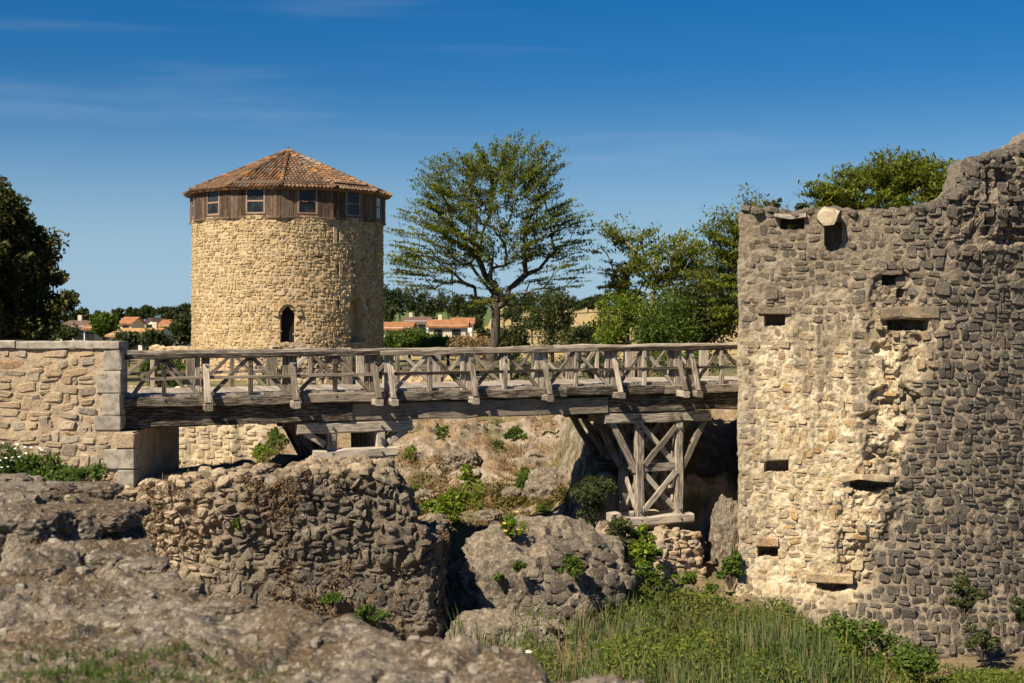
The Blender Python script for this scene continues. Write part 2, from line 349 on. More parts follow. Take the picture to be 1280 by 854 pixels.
M = dict(
    curtain_stone=mat_streaked('curtain_stone', [(.30, .22, .13), (.44, .34, .21), (.50, .40, .26), (.38, .28, .16)]), curtain_mortar=mat_streaked('curtain_mortar', [(.50, .40, .26), (.54, .44, .30)]),
    tower_stone=mat_tower_stone(), tower_mortar=mat_tower_mortar(), keep_stone=mat_keep_stone(), keep_mortar=mat_keep_mortar(),
    abut_stone=mat_abut_stone(), abut_mortar=mat_abut_mortar(), ruin_stone=mat_ruin('ruin_stone', 0), ruin_mortar=mat_ruin('ruin_mortar', 1),
    granite=mat_granite(), granite_pale=mat_granite('lintel_stone', (.42, .34, .235)),
    gravel=mat_granite('ledge_stone', (.22, .19, .15)),
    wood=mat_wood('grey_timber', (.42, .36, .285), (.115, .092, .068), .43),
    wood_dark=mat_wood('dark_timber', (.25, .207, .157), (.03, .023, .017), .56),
    deck=mat_wood('deck_timber', (.36, .315, .26), (.2, .165, .13), .4),
    plank=mat_wood('gallery_timber', (.17, .118, .082), (.055, .035, .024), .5),
    frame=mat_wood('window_frame_wood', (.33, .225, .165), (.2, .11, .075), .4),
    glass=mat_glass(), tile=mat_tile(), rock=mat_rock(), lump=mat_rock('lump_rock', (.27, .22, .16), (.075, .06, .046), False), ground=mat_ground(),
    bark=mat_bark('bark', (.115, .092, .07), (.045, .036, .028)), bark_pale=mat_bark('pale_bark', (.30, .25, .19), (.12, .095, .07)),
    locust=mat_leaf('locust_leaf', [(.08, .105, .012), (.15, .175, .016), (.23, .235, .028), (.11, .14, .016)], .45),
    oak=mat_leaf('oak_leaf', [(.016, .024, .006), (.055, .058, .012), (.12, .105, .024), (.04, .046, .012)], .25),
    shrub=mat_leaf('shrub_leaf', [(.03, .06, .008), (.07, .12, .012), (.12, .17, .018), (.06, .10, .015)], .35),
    ivy=mat_leaf('creeper_leaf', [(.06, .11, .008), (.12, .19, .012), (.23, .26, .015), (.10, .15, .012)], .35),
    weed=mat_leaf('weed_leaf', [(.045, .075, .01), (.11, .155, .016), (.21, .225, .035), (.08, .12, .015)], .4),
    dusk=mat_leaf('dull_leaf', [(.02, .032, .01), (.05, .065, .018), (.10, .105, .035), (.04, .05, .016)], .3),
    far=mat_leaf('far_leaf', [(.014, .026, .008), (.03, .046, .012), (.055, .07, .02), (.026, .04, .012)], .2),
    reed=mat_leaf('reed_blade', [(.04, .07, .018), (.09, .125, .04), (.16, .185, .08), (.24, .20, .085)], .3),
    straw=mat_leaf('dry_grass', [(.16, .10, .045), (.30, .20, .10), (.42, .30, .16), (.22, .13, .06)], .3),
    wither=mat_leaf('withered_leaf', [(.10, .055, .028), (.19, .11, .055), (.30, .19, .10), (.15, .08, .035)], .2),
    moss=mat_leaf('low_growth', [(.05, .05, .01), (.11, .10, .015), (.17, .14, .03), (.13, .075, .025)], .2),
    petal=mat_plain('white_petal', (.8, .8, .74), .7, .1), yellow=mat_plain('yellow_petal', (.7, .5, .05), .7, .2),
    white=mat_plain('white_render', (.72, .69, .63), .9, .12), cream=mat_plain('cream_render', (.58, .5, .38), .9, .15),
    roof_o=mat_plain('orange_roof', (.40, .18, .08), .9, .4, 1.5), roof_b=mat_plain('brown_roof', (.17, .105, .08), .9, .3, 1.5),
    roof_y=mat_plain('ochre_roof', (.50, .28, .11), .9, .3, 1.5), metal=mat_plain('dull_metal', (.12, .12, .12), .5, .3),
    blue=mat_plain('blue_panel', (.05, .16, .5), .5, .1), wire=mat_plain('wire', (.18, .17, .16), .5, .2), door=mat_plain('dark_door', (.012, .011, .010), .7, .4))

# ------------------------------------------------------------------ masonry
class Curve:
    """plan line of a wall, u in metres along it, its outer face to the right of travel"""
    def __init__(s, pts=None, circle=None):
        if circle:
            s.c = circle; return
        s.c = None; p = np.array(pts, float)
        d = np.concatenate(([0], np.cumsum(np.hypot(*np.diff(p, axis=0).T))))
        uu = np.linspace(0, d[-1], 400); x = np.interp(uu, d, p[:, 0]); y = np.interp(uu, d, p[:, 1])
        s.u, s.x, s.y = uu, x, y; s.L = d[-1]
    def at(s, u):
        u = np.asarray(u, float)
        if s.c:
            cx, cy, r = s.c; a = u / r
            return np.stack((cx + r * np.sin(a), cy - r * np.cos(a)), -1), np.stack((np.cos(a), np.sin(a)), -1)
        e = .15
        g = lambda q: np.stack((np.interp(q, s.u, s.x), np.interp(q, s.u, s.y)), -1)
        t = g(np.clip(u + e, 0, s.L)) - g(np.clip(u - e, 0, s.L)); t /= np.linalg.norm(t, axis=-1, keepdims=True)
        return g(u), t
    def pt(s, u, z, d=0.):
        c, t = s.at(u); n = np.stack((t[..., 1], -t[..., 0]), -1)
        z = np.broadcast_to(z, np.shape(u)); d = np.broadcast_to(d, np.shape(u))
        return np.concatenate((c + n * d[..., None], z[..., None]), -1), t, n

def wall_mesh(name, cur, u0, u1, zb, ztop, disp, du, mat, thick=.8, closed=False, topnoise=0., ntop=2, zlist=None):
    nu = max(2, int((u1 - u0) / du)); us = np.linspace(u0, u1, nu)
    zt = np.array(ztop(us)); nz = max(2, int((zt.max() - zb) / du)); f = np.linspace(0, 1, nz)
    U = np.repeat(us[:, None], nz, 1); Z = zb + (zt[:, None] - zb) * f[None]
    p, t, n = cur.pt(U, Z, disp(U, Z))
    rows = [p]
    n3 = np.concatenate((n[:, -1], np.zeros((nu, 1))), -1); top = p[:, -1]
    for k in range(1, ntop + 1):
        q = top - n3 * (thick * k / ntop)
        q[:, 2] += topnoise * fbm(q[:, 0] * 2.1, q[:, 1] * 2.1, 4., 4) * (1 if k < ntop else .3)
        rows.append(q[:, None])
    b = rows[-1][:, 0].copy(); b[:, 2] = zb; rows.append(b[:, None])
    A = np.concatenate(rows, 1); nr = A.shape[1]
    I = np.arange(nu * nr).reshape(nu, nr)
    q = np.stack((I[:-1, :-1], I[1:, :-1], I[1:, 1:], I[:-1, 1:]), -1).reshape(-1, 4)
    V = A.reshape(-1, 3); tr = []
    if not closed:
        for c, flip in ((0, 0), (nu - 1, 1)):                     # end caps
            m = A[c].mean(0); mi = len(V); V = np.concatenate((V, m[None])); r = I[c]
            r2 = np.roll(r, -1); tr.append(np.stack((r, np.full_like(r, mi), r2) if not flip else (r2, np.full_like(r, mi), r), -1)[:-1])
    return mesh_np(name, V, q, np.concatenate(tr) if tr else None, mat, False)

def stone_templates(k=14, lump=.12, seed=1, flat=.8):
    """split field stones: uneven four- to six-cornered faces, chipped corners, broken fronts"""
    rg = np.random.default_rng(seed); out = []
    for i in range(k):
        pts = []
        cs = [(-1, -1), (1, -1), (1, 1), (-1, 1)]
        for m in range(4):
            c = np.array(cs[m]) * rg.uniform(1 - lump * 1.6, 1.0 + lump * .25, 2); a = np.array(cs[m - 1]) - c; b = np.array(cs[(m + 1) % 4]) - c
            f = rg.uniform(.08, .22 + lump * 1.6, 2) * .5
            pts += [c + a * f[0], c + b * f[1]]
        xy = np.array(pts); n = len(xy)
        tilt = rg.normal(0, .13, 2); rings = []
        for s, z in ((1.0, -.9), (.98, .42), (flat, .92)):
            q = xy * s + (rg.normal(0, .035, (n, 2)) if z > 0 else 0)
            zz = z + (tilt[0] * q[:, 0] + tilt[1] * q[:, 1] + rg.normal(0, .09, n) if z > 0 else 0 * q[:, 0])
            rings.append(np.concatenate((q, zz[:, None]), 1))
        V = np.concatenate(rings + [np.array([[rg.normal(0, .22), rg.normal(0, .22), .98 + rg.normal(0, .10)]])])
        q = []; tr = []
        for k2 in range(2):
            for m in range(n): q.append((k2 * n + m, k2 * n + (m + 1) % n, (k2 + 1) * n + (m + 1) % n, (k2 + 1) * n + m))
        for m in range(n): tr.append((2 * n + m, 2 * n + (m + 1) % n, 3 * n))
        out.append((V, np.array(q), np.array(tr)))
    return out

def courses(u0, u1, zb, ztop, ch, ln, rg, warp=.05, gap=.02, drop=.06, big=.12):
    """coursed rubble, mixed sizes: list of (u, z, half length, half height)"""
    L = []; z = zb
    while z < float(np.max(ztop(np.linspace(u0, u1, 60)))):
        h = rg.uniform(*ch); u = u0 - rg.random() * ln[1]
        while u < u1:
            l = rg.uniform(*ln) * (1 if rg.random() > .2 else .5); q = rg.random()
            if q < .24 and l > 1.2 * h:                            # two thin stones one above the other
                c = rg.uniform(.35, .65)
                L.append((u + l / 2, z + h * c / 2, l / 2 - gap, h * c / 2 - gap * .6)); L.append((u + l / 2 + rg.normal(0, .02), z + h * (1 + c) / 2, l / 2 - gap, h * (1 - c) / 2 - gap * .6))
            elif q < .24 + big: L.append((u + l / 2, z + h * .72, l / 2 - gap * .5, h * .72))      # tall block breaking the course
            elif q > 1 - drop: pass
            else: L.append((u + l / 2, z + h / 2 + rg.normal(0, h * .09), (l / 2 - gap) * rg.uniform(.85, 1.04), (h / 2 - gap) * rg.uniform(.72, 1.15)))
            u += l
        z += h
    A = np.array(L)
    A[:, 1] += warp * fbm(A[:, 0] * .6, A[:, 1] * .6, 3., 3)
    k = (A[:, 0] - A[:, 2] > u0) & (A[:, 0] + A[:, 2] < u1) & (A[:, 1] + A[:, 3] * .6 < ztop(A[:, 0])) & (A[:, 2] > .02) & (A[:, 3] > .012)
    return A[k]

def place(par, name, V0, F0s, basis, origin, which, mat, n_obj=300, score=None, stuff_name='stone_infill'):
    """the largest in view as objects of their own, the rest joined"""
    n = len(origin); order = np.argsort(-score); ids = order[:n_obj]; rest = order[n_obj:]
    mes = [mesh_np(name, V, q, t, mat, False) for V, q, t in zip(V0, *F0s)]
    off = (-par.location) if (par.parent is None and par.type == 'EMPTY') else Vector((0, 0, 0))
    for i in ids:
        if score[i] <= 0: continue
        o = bpy.data.objects.new(name, mes[which[i]]); C.objects.link(o); o.parent = par
        B = basis[i]; m = Matrix(((B[0, 0], B[0, 1], B[0, 2], origin[i, 0] + off[0]), (B[1, 0], B[1, 1], B[1, 2], origin[i, 1] + off[1]), (B[2, 0], B[2, 1], B[2, 2], origin[i, 2] + off[2]), (0, 0, 0, 1)))
        o.matrix_basis = m
    rest = np.concatenate((rest, ids[score[ids] <= 0]))
    if len(rest) == 0: return
    VV, QQ, TT, base = [], [], [], 0
    for k in range(len(V0)):
        s = rest[which[rest] == k]
        if not len(s): continue
        v = np.einsum('nij,mj->nmi', basis[s], V0[k]) + origin[s][:, None]
        m = len(V0[k]); b = base + np.arange(len(s))[:, None, None] * m
        QQ.append((F0s[0][k][None] + b).reshape(-1, 4)); TT.append((F0s[1][k][None] + b).reshape(-1, 3)); VV.append(v.reshape(-1, 3)); base += len(s) * m
    child(stuff_name, mesh_np(stuff_name, np.concatenate(VV), np.concatenate(QQ), np.concatenate(TT), mat, False), par, kind='stuff')

def screen_score(o, nrm, size):
    d = np.linalg.norm(o, axis=1); px = 640 + o[:, 0] / o[:, 1] * F; py = HZ - o[:, 2] / o[:, 1] * F
    face = -(o * nrm).sum(1) / d
    return np.where((px > 5) & (px < 1275) & (py > 5) & (py < 850) & (face > .15), size * face / d ** 2, -1)

def set_stones(par, cur, A, disp, depth, mat, rg, rot=.06, n_obj=300, templates=None, tilt=.0, keep=None, vis=None):
    T = templates or stone_templates()
    u, z, a, b = A.T
    o, t, n = cur.pt(u, z, disp(u, z))
    t3 = np.concatenate((t, np.zeros((len(u), 1))), 1); n3 = np.concatenate((n, np.zeros((len(u), 1))), 1); up = np.tile([0, 0, 1.], (len(u), 1))
    n3 = n3 + rg.normal(0, tilt, (len(u), 3)); n3 /= np.linalg.norm(n3, axis=1, keepdims=True)
    th = rg.normal(0, rot, len(u)); c, s = np.cos(th)[:, None], np.sin(th)[:, None]
    e1 = t3 * c + up * s; e2 = np.cross(n3, e1); e2 /= np.linalg.norm(e2, axis=1, keepdims=True); e1 = np.cross(e2, n3)
    d = depth(u, z) if callable(depth) else depth
    d = d * rg.uniform(.55, 1.35, len(u))
    B = np.stack((e1 * a[:, None], e2 * b[:, None], n3 * d[:, None]), -1)
    sc = screen_score(o, n3, a * b)
    if vis is not None: sc = np.where(vis(o), sc, -1)
    place(par, 'stone', [x[0] for x in T], ([x[1] for x in T], [x[2] for x in T]), B, o, rg.integers(0, len(T), len(u)), mat, n_obj, sc)

# ------------------------------------------------------------------ timber
def beam_mesh(L, wd, ht, seg=None, cham=.12, jit=.006, seed=0, sag=0.):
    rg = np.random.default_rng(seed); seg = seg or max(2, int(L / .35)); c = cham * min(wd, ht)
    y, z = wd / 2, ht / 2
    cs = np.array(((-y + c, -z), (y - c, -z), (y, -z + c), (y, z - c), (y - c, z), (-y + c, z), (-y, z - c), (-y, -z + c)))
    xs = np.linspace(0, L, seg + 1); V = []
    wy, wz = rg.normal(0, jit, seg + 1), rg.normal(0, jit, seg + 1)
    for i, x in enumerate(xs):
        q = cs + rg.normal(0, jit * .5, cs.shape); s = sag * math.sin(math.pi * x / L)
        V.append(np.stack((np.full(8, x + (rg.normal(0, .004) if i in (0, seg) else 0)), q[:, 0] + wy[i], q[:, 1] + wz[i] - s), -1))
    V = np.concatenate(V); I = np.arange(8 * (seg + 1)).reshape(seg + 1, 8)
    J = np.roll(I, -1, 1); q = np.stack((I[:-1], I[1:], J[1:], J[:-1]), -1).reshape(-1, 4)
    q = q[:, ::-1]
    caps = [(0, 7, 6, 5), (0, 5, 4, 3), (0, 3, 2, 1)]; e = 8 * seg
    q = np.concatenate((q, np.array(caps)[:, ::-1], np.array(caps) + e))
    return V, q
_bs = [0]
def beam(par, name, p0, p1, wd, ht, mat, up=(0, 0, 1), **k):
    p0, p1 = Vector(p0), Vector(p1); d = p1 - p0; L = d.length; d.normalize(); up = Vector(up)
    y = up.cross(d)
    if y.length < 1e-3: y = Vector((0, 1, 0)).cross(d)
    y.normalize(); z = d.cross(y); _bs[0] += 1
    V, q = beam_mesh(L, wd, ht, seed=_bs[0], **k)
    o = bpy.data.objects.new(name, mesh_np(name, V, q, None, mat)); C.objects.link(o); o.parent = par
    off = -par.location if (par.parent is None and par.type == 'EMPTY') else Vector((0, 0, 0))
    o.matrix_basis = Matrix.Translation(off + p0) @ Matrix((d, y, z)).transposed().to_4x4()
    return o
def box_mesh(name, lo, hi, mat, jit=0., seed=0, bev=.0):
    """block with bevelled edges, world coordinates"""
    lo, hi = np.array(lo, float), np.array(hi, float); c = (lo + hi) / 2; h = (hi - lo) / 2; rg = np.random.default_rng(seed)
    b = bev or min(h) * .12
    V, idx = [], {}
    for ax in range(3):
        for s in (-1, 1):
            for i, (p, q) in enumerate(((-1, -1), (1, -1), (1, 1), (-1, 1))):
                v = np.zeros(3); o = [(1, 2), (2, 0), (0, 1)][ax]; v[ax] = s * h[ax]; v[o[0]] = p * (h[o[0]] - b); v[o[1]] = q * (h[o[1]] - b)
                idx[(ax, s, p, q)] = len(V); V.append(v)
    def gi(ax, s, sg):   # sg: signs xyz
        o = [(1, 2), (2, 0), (0, 1)][ax]; return idx[(ax, s, sg[o[0]], sg[o[1]])]
    Q, T = [], []
    for ax in range(3):
        for s in (-1, 1):
            f = [idx[(ax, s, p, q)] for p, q in ((-1, -1), (1, -1), (1, 1), (-1, 1))]; Q.append(f if s > 0 else f[::-1])
    for a, b2 in ((0, 1), (1, 2), (2, 0)):
        o = 3 - a - b2
        for sa in (-1, 1):
            for sb in (-1, 1):
                s0 = [0, 0, 0]; s0[a], s0[b2], s0[o] = sa, sb, -1; s1 = list(s0); s1[o] = 1
                f = [gi(a, sa, s0), gi(b2, sb, s0), gi(b2, sb, s1), gi(a, sa, s1)]; Q.append(f if sa * sb > 0 else f[::-1])
    for sx in (-1, 1):
        for sy in (-1, 1):
            for sz in (-1, 1):
                f = [gi(0, sx, (sx, sy, sz)), gi(1, sy, (sx, sy, sz)), gi(2, sz, (sx, sy, sz))]; T.append(f if sx * sy * sz > 0 else f[::-1])
    V = np.array(V) + c + rg.normal(0, jit, (24, 3))
    return mesh_np(name, V, Q, T, mat)

# ------------------------------------------------------------------ foliage
def leaves(name, c, d, n, L, W, mat):
    s = np.cross(n, d); s /= np.linalg.norm(s, axis=1, keepdims=True) + 1e-9
    L = np.broadcast_to(L, len(c))[:, None]; W = np.broadcast_to(W, len(c))[:, None]
    fold = n * W * .12
    V = np.stack((c - d * L * .5, c + s * W * .5 + fold, c + d * L * .5, c - s * W * .5 + fold), 1).reshape(-1, 3)
    return mesh_np(name, V, np.arange(len(V)).reshape(-1, 4), None, mat)
def rdir(rg, n): v = rg.normal(0, 1, (n, 3)); return v / np.linalg.norm(v, axis=1, keepdims=True)
def in_ell(rg, ells, n, shell=.0):
    vol = np.array([e[1][0] * e[1][1] * e[1][2] for e in ells]) ** .8; k = rg.choice(len(ells), n, p=vol / vol.sum())
    r = rg.uniform(shell, 1, n) ** (1 / 2.4); d = rdir(rg, n)
    return np.array([ells[i][0] for i in k]) + d * r[:, None] * np.array([ells[i][1] for i in k])
def tubes(segs, sides=5):
    segs = np.array(segs); p0, p1, r0, r1 = segs[:, 0:3], segs[:, 3:6], segs[:, 6], segs[:, 7]
    d = p1 - p0; d /= np.linalg.norm(d, axis=1, keepdims=True) + 1e-9
    h = np.where(np.abs(d[:, 2:3]) > .9, [[1., 0, 0]], [[0, 0, 1.]]); a = np.cross(d, h); a /= np.linalg.norm(a, axis=1, keepdims=True); b = np.cross(d, a)
    t = np.arange(sides) / sides * 2 * np.pi; c = np.cos(t)[None, :, None]; s = np.sin(t)[None, :, None]
    ring = a[:, None] * c + b[:, None] * s
    V = np.concatenate((p0[:, None] + ring * r0[:, None, None], (p1 + d * .01)[:, None] + ring * r1[:, None, None]), 1)
    i = np.arange(sides); j = (i + 1) % sides; q = np.stack((i, j, j + sides, i + sides), -1)
    Q = (q[None] + (np.arange(len(segs)) * 2 * sides)[:, None, None]).reshape(-1, 4)
    return V.reshape(-1, 3), Q
def skeleton(base, fork, att, rg, bf=.45, lift=.12, r_tip=.012, p=.46, step=.55, wig=.05):
    nodes = [np.array(base, float)]; par = [-1]; pl = [0.]
    base, fork = np.array(base, float), np.array(fork, float)
    for k in range(1, 6):
        q = base + (fork - base) * k / 5 + (rg.normal(0, .03, 3) * np.linalg.norm(fork - base) / 3 if k < 5 else 0); nodes.append(q); par.append(len(nodes) - 2); pl.append(pl[-1] + np.linalg.norm(nodes[-1] - nodes[-2]))
    trunk_n = len(nodes); tips = []
    for a in att[np.argsort(np.linalg.norm(att - fork, axis=1))]:
        N = np.array(nodes); D = np.linalg.norm(N - a, axis=1); up = np.clip((N[:, 2] - a[2]), 0, None)
        cost = D + bf * np.array(pl) + up * .8; cost[:trunk_n - 2] += 50
        i = int(np.argmin(cost)); n = max(1, int(math.ceil(D[i] / step))); s = N[i]
        for k in range(1, n + 1):
            t = k / n; q = s + (a - s) * t + np.array((0, 0, lift * D[i] * math.sin(math.pi * t))) + (rg.normal(0, wig, 3) * D[i] if k < n else 0)
            nodes.append(q); par.append(i if k == 1 else len(nodes) - 2); pl.append(pl[par[-1]] + np.linalg.norm(q - nodes[par[-1]]))
        tips.append(len(nodes) - 1)
    cnt = np.zeros(len(nodes)); cnt[tips] = 1
    for i in range(len(nodes) - 1, 0, -1): cnt[par[i]] += cnt[i]
    r = r_tip * np.maximum(cnt, 1) ** p
    return np.array(nodes), np.array(par), r
def tree(name, label, base, fork, ells, n_att, n_leaf, L, W, leafmat, rg, spray=(.4, .12), radial=.5, shell=.25, group=None, cat='tree', bark='bark', r_tip=.014, p=.46, trunk_r=None, upbias=.5, bf=.45, lift=.12, step=.55, tipfrac=.0, att=None):
    root = thing(name, label, cat, tuple(base), group)
    if att is None: att = in_ell(rg, ells, n_att, shell)
    nd, pa, r = skeleton(base, fork, att, rg, bf, lift, r_tip, p, step)
    if trunk_r: r[:6] = np.linspace(trunk_r * 1.25, max(trunk_r * .85, r[5]), 6); r = np.minimum(r, trunk_r * 1.25)
    i = np.arange(1, len(nd)); segs = np.concatenate((nd[pa[i]], nd[i], r[pa[i]][:, None], r[i][:, None]), 1)
    V, Q = tubes(segs, 6); child('trunk', mesh_np('trunk', V, Q, None, M[bark], True), root)
    k = rg.integers(0, len(att), n_leaf); cen = np.array(fork)
    out = att[k] - cen; out[:, 2] *= .3; out /= np.linalg.norm(out, axis=1, keepdims=True) + 1e-6
    al = rg.uniform(-1.5, 1.5, (n_leaf, 1)) * spray[0]; sc_ = (rg.random(len(att)) * .7 + .65)[k][:, None]
    c = att[k] + (out * al * radial * 1.6 + rdir(rg, n_leaf) * rg.random((n_leaf, 1)) ** .5 * 1.8 * np.array((spray[0] * (1 - radial * .5), spray[0] * (1 - radial * .5), spray[1]))) * sc_
    d = rdir(rg, n_leaf) + out * radial; d /= np.linalg.norm(d, axis=1, keepdims=True)
    n = rdir(rg, n_leaf) + np.array((0, 0, upbias * 2)); n /= np.linalg.norm(n, axis=1, keepdims=True)
    s = rg.uniform(.6, 1.3, n_leaf)
    child('crown', leaves('crown', c, d, n, L * s, W * s, M[leafmat]), root)
    return root
def bush(name, label, c, rad, n_leaf, L, W, mat, rg, group=None, clumps=14, cat='shrub', ground=None, flowers=0, fmat='petal', stems=True, flat=1., fs=1.):
    """a low shrub: clumps of leaves on real stems, rooted at its base"""
    c = np.array(c, float); rad = np.array(rad, float)
    base = c - np.array((0, 0, rad[2])) if ground is None else np.array(ground, float)
    root = thing(name, label, cat, tuple(base), group)
    d = rdir(rg, clumps); d[:, 2] = d[:, 2] * .85 + .08
    cc = c + d * rad * rg.uniform(.25, 1.05, (clumps, 1)); cr = rad.mean() * rg.uniform(.14, .48, clumps)
    if stems:
        st = []
        for q in cc:
            m = base + (q - base) * .5 + rg.normal(0, .06, 3) * rad.mean()
            r0 = .012 + .012 * rad.mean(); st += [(*base, *m, r0, r0 * .7), (*m, *q, r0 * .7, r0 * .3)]
        V, Q = tubes(st, 4); child('stem', mesh_np('stem', V, Q, None, M['bark'], True), root)
    k = rg.integers(0, clumps, n_leaf); v = rdir(rg, n_leaf); rr = rg.uniform(.3, 1.05, n_leaf) ** .6
    p = cc[k] + v * (rr * cr[k])[:, None] * np.array((1.15, 1.15, .9 * flat))
    dd = rdir(rg, n_leaf); n = v * .8 + rdir(rg, n_leaf) * .7 + np.array((0, -.15, .5)); n /= np.linalg.norm(n, axis=1, keepdims=True)
    s = rg.uniform(.6, 1.35, n_leaf)
    child('foliage', leaves('foliage', p, dd, n, L * s, W * s, M[mat]), root)
    for i in range(flowers):
        q = cc[rg.integers(0, clumps)] + np.array((rg.normal(0, .12), rg.normal(0, .1) - .05, cr.mean() * 1.0 + rg.normal(0, .03)))
        a = np.arange(6) / 6 * 2 * np.pi; f = leaves('flower', q + np.stack((np.cos(a), np.sin(a) * .7 - .2, .3 * np.sin(a)), -1) * .022 * fs, np.stack((np.cos(a), np.sin(a) * .7, .3 * np.sin(a)), -1), np.tile((0, -.6, .8), (6, 1)), .05 * fs, .04 * fs, M[fmat])
        child('flower', f, root)
    return root
def blades(name, pts, h, wd, mat, rg, lean=.25, par=None, kind='stuff', label=None, cat=None):
    n = len(pts); a = rg.uniform(0, 2 * np.pi, n); s = np.stack((np.cos(a), np.sin(a), 0 * a), -1)
    b = rg.normal(0, lean, (n, 3)) * h[:, None]; b[:, 2] = -np.hypot(b[:, 0], b[:, 1]) * .3
    up = np.array((0, 0, 1.)); wd = np.broadcast_to(wd, n)[:, None]
    m = pts + up * (h * .55)[:, None] + b * .3; t = pts + up * h[:, None] + b
    V = np.stack((pts - s * wd / 2, pts + s * wd / 2, m + s * wd * .4, m - s * wd * .4, t), 1).reshape(-1, 3)
    k = np.arange(n)[:, None] * 5
    me = mesh_np(name, V, (np.array((0, 1, 2, 3)) + k), (np.array((3, 2, 4)) + k), mat)
    o = link(name, me, par)
    if kind: o['kind'] = kind
    if label: o['label'] = label; o['category'] = cat
    return o

# ================================================================== THE PLACE
TH = math.atan2(4.6, 13.6); DX, DY = math.cos(TH), math.sin(TH)      # bridge direction
BO = np.array((-8.3, 30.3))
def yb(X): return BO[1] + (np.asarray(X) - BO[0]) * DY / DX          # front line of the bridge
def hraw(X, Y):
    X, Y = np.asarray(X, float), np.asarray(Y, float)
    far = np.interp(Y, (0, 44, 52, 60, 72, 95, 150, 230, 330, 480, 700, 1200, 5000), (-2.5, -2.35, -2.7, -2.95, -3.0, -3.4, -4.5, -5, -2.2, 2.5, 6, 0, -60))
    low = np.interp(X / np.maximum(Y, 1), (-.16, -.06), (0., 1.))
    far = np.where(Y > 300, np.minimum(far, -2.2) + (far - np.minimum(far, -2.2)) * low, far)
    far = far + sstep(150, 400, Y) * 3.0 * vnoise(X * .006 + 3, Y * .004) * (.15 + .85 * low) + .12 * fbm(X * .3, Y * .3, 1, 3) * sstep(44, 60, Y)
    w = .5 * vnoise(X * .35, 2.2) + .3 * vnoise(X * 1.1, 7.)
    sh = np.interp(X, (-9, -6, -3, 1), (3.8, 2.7, 1.2, .9)) + w
    hill = np.interp(Y - sh, (35.2, 36.3, 37.4, 38.6, 40, 42, 44.5, 47), (-6.7, -6.5, -5.8, -5.35, -4.9, -4.25, -3.05, -2.55))
    t = Y - yb(X) + .25 * vnoise(X * .9, 3.3)
    rock = np.interp(t, (-1.2, .3, 1.35, 1.65, 2.7, 3.1, 3.6, 6), (-6.7, -6.2, -5.9, -4.1, -3.75, -3.0, -2.5, -2.35))
    bank = .25 * np.exp(-(((X - 4.3) / 1.3) ** 2 + ((Y - 33.6) / 1.5) ** 2))
    k = sstep(1.1, 2.3, X); z = hill * (1 - k) + (rock + bank * (t < 1.2)) * k
    kl = sstep(-8.0, -9.0, X); z = z * (1 - kl) + np.where(Y > 47.6, far, -6.3) * kl
    kf = sstep(46.5, 49, Y); z = z * (1 - kf * (1 - kl)) + far * kf * (1 - kl)
    return z - .9 * sstep(6.2, 8.5, X) * sstep(36, 33, Y)
def hfun(X, Y):
    z = hraw(X, Y); m = sstep(30, 33, Y) * sstep(50, 46, Y)
    X, Y = np.asarray(X, float), np.asarray(Y, float)
    det = .22 * ridge(X * .55, Y * .55, z * .5, 4) + .13 * fbm(X * 2.2, Y * 2.2, z * 1.5, 5, .55)
    steps = .18 * np.round(fbm(X * .8, Y * .8, z, 3) * 2.5) / 2.5
    return z + (det + steps - .18) * m + .05 * fbm(X * 1.5, Y * 1.5, 0, 3) * (1 - m) * sstep(60, 40, Y)
def graded(lo, d0, d1, hi, st, g=1.13):
    mid = np.arange(d0, d1, st); a, s = [], st; x = d0
    while x > lo: s *= g; x -= s; a.append(x)
    b, s = [], st; x = mid[-1]
    while x < hi: s *= g; x += s; b.append(x)
    return np.concatenate((a[::-1], mid, b))
def grid_mesh(name, xs, ys, fz, mat, fxy=None):
    X, Y = np.meshgrid(xs, ys, indexing='ij'); Z = fz(X, Y)
    if fxy is not None: X, Y = fxy(X, Y, Z)
    I = np.arange(X.size).reshape(X.shape); q = np.stack((I[:-1, :-1], I[1:, :-1], I[1:, 1:], I[:-1, 1:]), -1).reshape(-1, 4)
    return mesh_np(name, np.stack((X, Y, Z), -1), q, None, mat, True)
gx = graded(-3000, -9.5, 7, 3000, .075, 1.12); gy = graded(-400, 31, 49, 4500, .08, 1.09)
def folds(X, Y, Z):
    m = sstep(31, 33, Y) * sstep(49, 47, Y)
    return X + m * .12 * fbm(X * 1.8, Y * 1.8, Z * 2.5 + 9, 4), Y + m * .16 * fbm(X * 1.6, Y * 1.6, Z * 2.5 + 21, 4)
struct('ground', grid_mesh('ground', gx, gy, hfun, M['ground'], folds))

